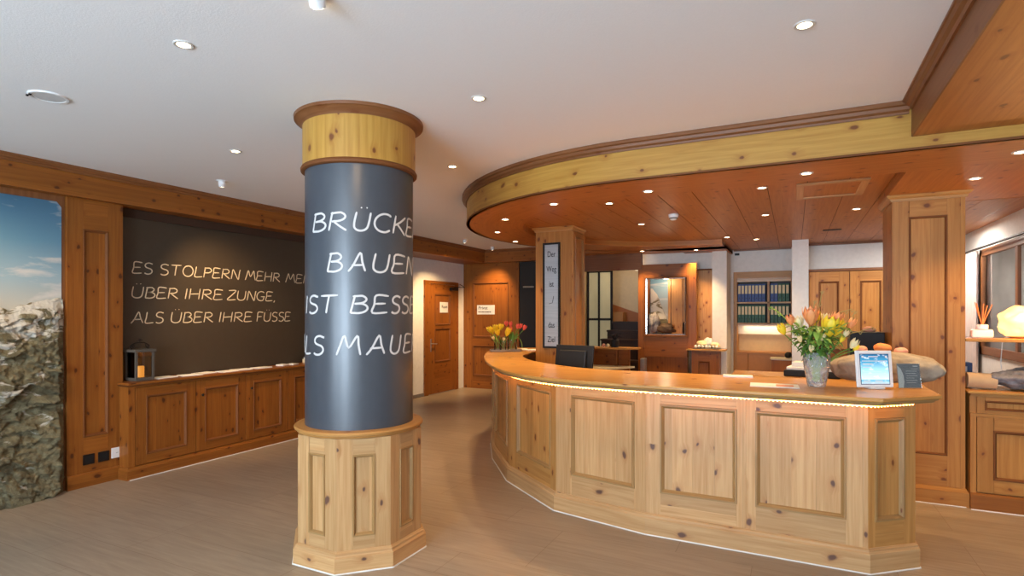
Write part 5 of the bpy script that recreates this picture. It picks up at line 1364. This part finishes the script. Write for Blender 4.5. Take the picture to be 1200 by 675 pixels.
# dark card in acrylic stand
T = plane_T(Vector((.575, 4.13, CT)), rgt) @ Matrix.Rotation(R(-8), 4, 'X')
t = empty('counter_card', (.64, 4.15, CT), 'grey promotional card with white arc in a clear stand beside the tablet', 'card')
MB(T).box(0, .135, -.002, .002, .004, .150).build('card_sheet', plain('slate_card', (.14,.17,.21), .4), t)
MB(T).box(-.002, .137, -.0045, -.003, .0, .153).box(-.002, .137, -.0045, .05, .0, .003).build('acrylic_stand', M['glass'], t)
m = MB(T); a_ = [(0, .004), (.028, .004), (.036, .04), (.034, .08), (.020, .12), (0, .142)]
m.pface([(x, -.0023, z) for x, z in a_], (0,0,1)); m.build('white_arc', M['paper'], t)
m = MB(T)
for k, (a, b_) in enumerate(((.095, .125), (.085, .122), (.05, .118), (.048, .110), (.052, .118), (.05, .10), (.048, .116), (.05, .108))): m.box(a, b_, -.0026, -.0021, .132-.014*k, .1345-.014*k+(.004 if k < 1 else 0))
m.build('small_print', M['paper'], t)
# brochures lying on the counter
for k, (x, y, rz_, lb) in enumerate(((-.10, 3.93, .05, 'white brochure lying on the counter left of the crystal vase'),)):
    o = MB(Matrix.Translation((x, y, CT)) @ Matrix.Rotation(rz_, 4, 'Z')).box(-.15, .13, -.09, .10, 0, .004).build('brochure', M['paper'], bevel=.001); rebase(o, (x, y, CT)); tag(o, lb, 'brochure')
    MB(Matrix.Translation((x, y, CT)) @ Matrix.Rotation(rz_, 4, 'Z')).box(.0, .10, -.06, .04, .004, .0046).build('printed_picture', M['pinksalt'], o)
o = MB(Matrix.Translation((-.36, 4.36, CT)) @ Matrix.Rotation(.1, 4, 'Z')).box(-.10, .10, -.035, .035, 0, .012).build('note_pad', M['paper'], bevel=.001); rebase(o, (-.36, 4.36, CT)); tag(o, 'white note pad at the inner counter edge', 'note pad')
# boulder with salt stones
bd = blob('large_boulder', (.57, 4.60, CT-.004), (.335, .15, .108), M['boulder'], 7, .10, 1.1, 5, rz=R(12), flat=-.8, sq=.86)
tag(bd, 'long smooth grey boulder resting behind the tablet at the counter end', 'boulder')
for k, (x, y, z, r_, mt_, lb) in enumerate(((.55, 4.63, CT+.185, .04, M['orgsalt'], 'orange salt stone on the boulder right of the tablet'), (.66, 4.66, CT+.172, .032, M['pinksalt'], 'pinkish salt stone farthest right on the boulder'), (.42, 4.60, CT+.18, .032, M['pinksalt'], 'pink salt stone peeping over the tablet top'))):
    tag(blob('salt_stone', (x, y, z), (r_*1.3, r_, r_*.8), mt_, k+2, .15, 1.5), lb, 'stone')

# ------------------------------------------------------------------ lights
def area(loc, rot, sx, sy, power, col, name):
    l = bpy.data.lights.new(name, 'AREA'); l.shape = 'RECTANGLE'; l.size = sx; l.size_y = sy; l.energy = power; l.color = col
    o = bpy.data.objects.new(name, l); COL.objects.link(o); o.location = loc; o.rotation_euler = rot; return o
DAY = (.66, .83, 1.0)
for (a, b2), pw in zip(ops, (130, 360, 100)):
    area(((a+b2)/2, YF-.02, 1.4), (R(122), 0, 0), b2-a-.12, 1.98, pw, DAY, 'window_daylight')
for x, y, z, p, c in ((-2.4, 9.3, 2.3, 9, (1, .74, .46)),):
    l = bpy.data.lights.new('stair_light', 'POINT'); l.energy = p; l.color = c; l.shadow_soft_size = .15
    o = bpy.data.objects.new('stair_light', l); COL.objects.link(o); o.location = (x, y, z)
area((-.42, 9.86, 1.30), (0, 0, 0), .6, .12, 2, (1, .72, .38), 'alcove_light')
l = bpy.data.lights.new('niche_light', 'POINT'); l.energy = 5; l.color = (1, .78, .5); l.shadow_soft_size = .03
o = bpy.data.objects.new('niche_light', l); COL.objects.link(o); o.location = (-1.8, 9.05, 2.0)
t = empty('added_fill_panel', (1.45, 8.2, PLANK), 'square fill lamp added out of sight behind the right pine pillar', 'ceiling light')  # added panel, out of view, to brighten the back office
MB().box(1.20, 1.70, 7.95, 8.45, PLANK-.03, PLANK-.001).build('fill_housing', M['whitep'], t, bevel=.003)
MB().box(1.23, 1.67, 7.98, 8.42, PLANK-.034, PLANK-.030).build('fill_diffuser', plain('opal_diffuser', (.9,.9,.9), .6, emit=(1, .95, .88), estr=6), t)
area((1.45, 8.2, PLANK-.04), (0, 0, 0), .44, .44, 36, (1, .93, .84), 'added_office_fill')
# light in the alley behind the side window
area((2.6, 7.6, 2.55), (0, 0, 0), 1.0, 2.2, 160, (.85, .92, 1), 'alley_daylight')
wd = bpy.data.worlds.new('world'); S.world = wd; wd.use_nodes = True
bgn = wd.node_tree.nodes['Background']; bgn.inputs[0].default_value = (.75, .87, 1, 1); bgn.inputs[1].default_value = .8

# ------------------------------------------------------------------ camera
cam = bpy.data.cameras.new('camera'); cam.sensor_width = 36; cam.lens = 660/1200*36; cam.shift_y = 29.5/1200; cam.clip_start = .05
co = bpy.data.objects.new('camera', cam); COL.objects.link(co); co.location = (0, 0, 1.5); co.rotation_euler = (R(90), 0, math.atan(.5))
S.camera = co
S.view_settings.view_transform = 'Standard'; S.view_settings.look = 'None'; S.view_settings.gamma = 1
S.view_settings.use_curve_mapping = False
S.view_settings.exposure = .0
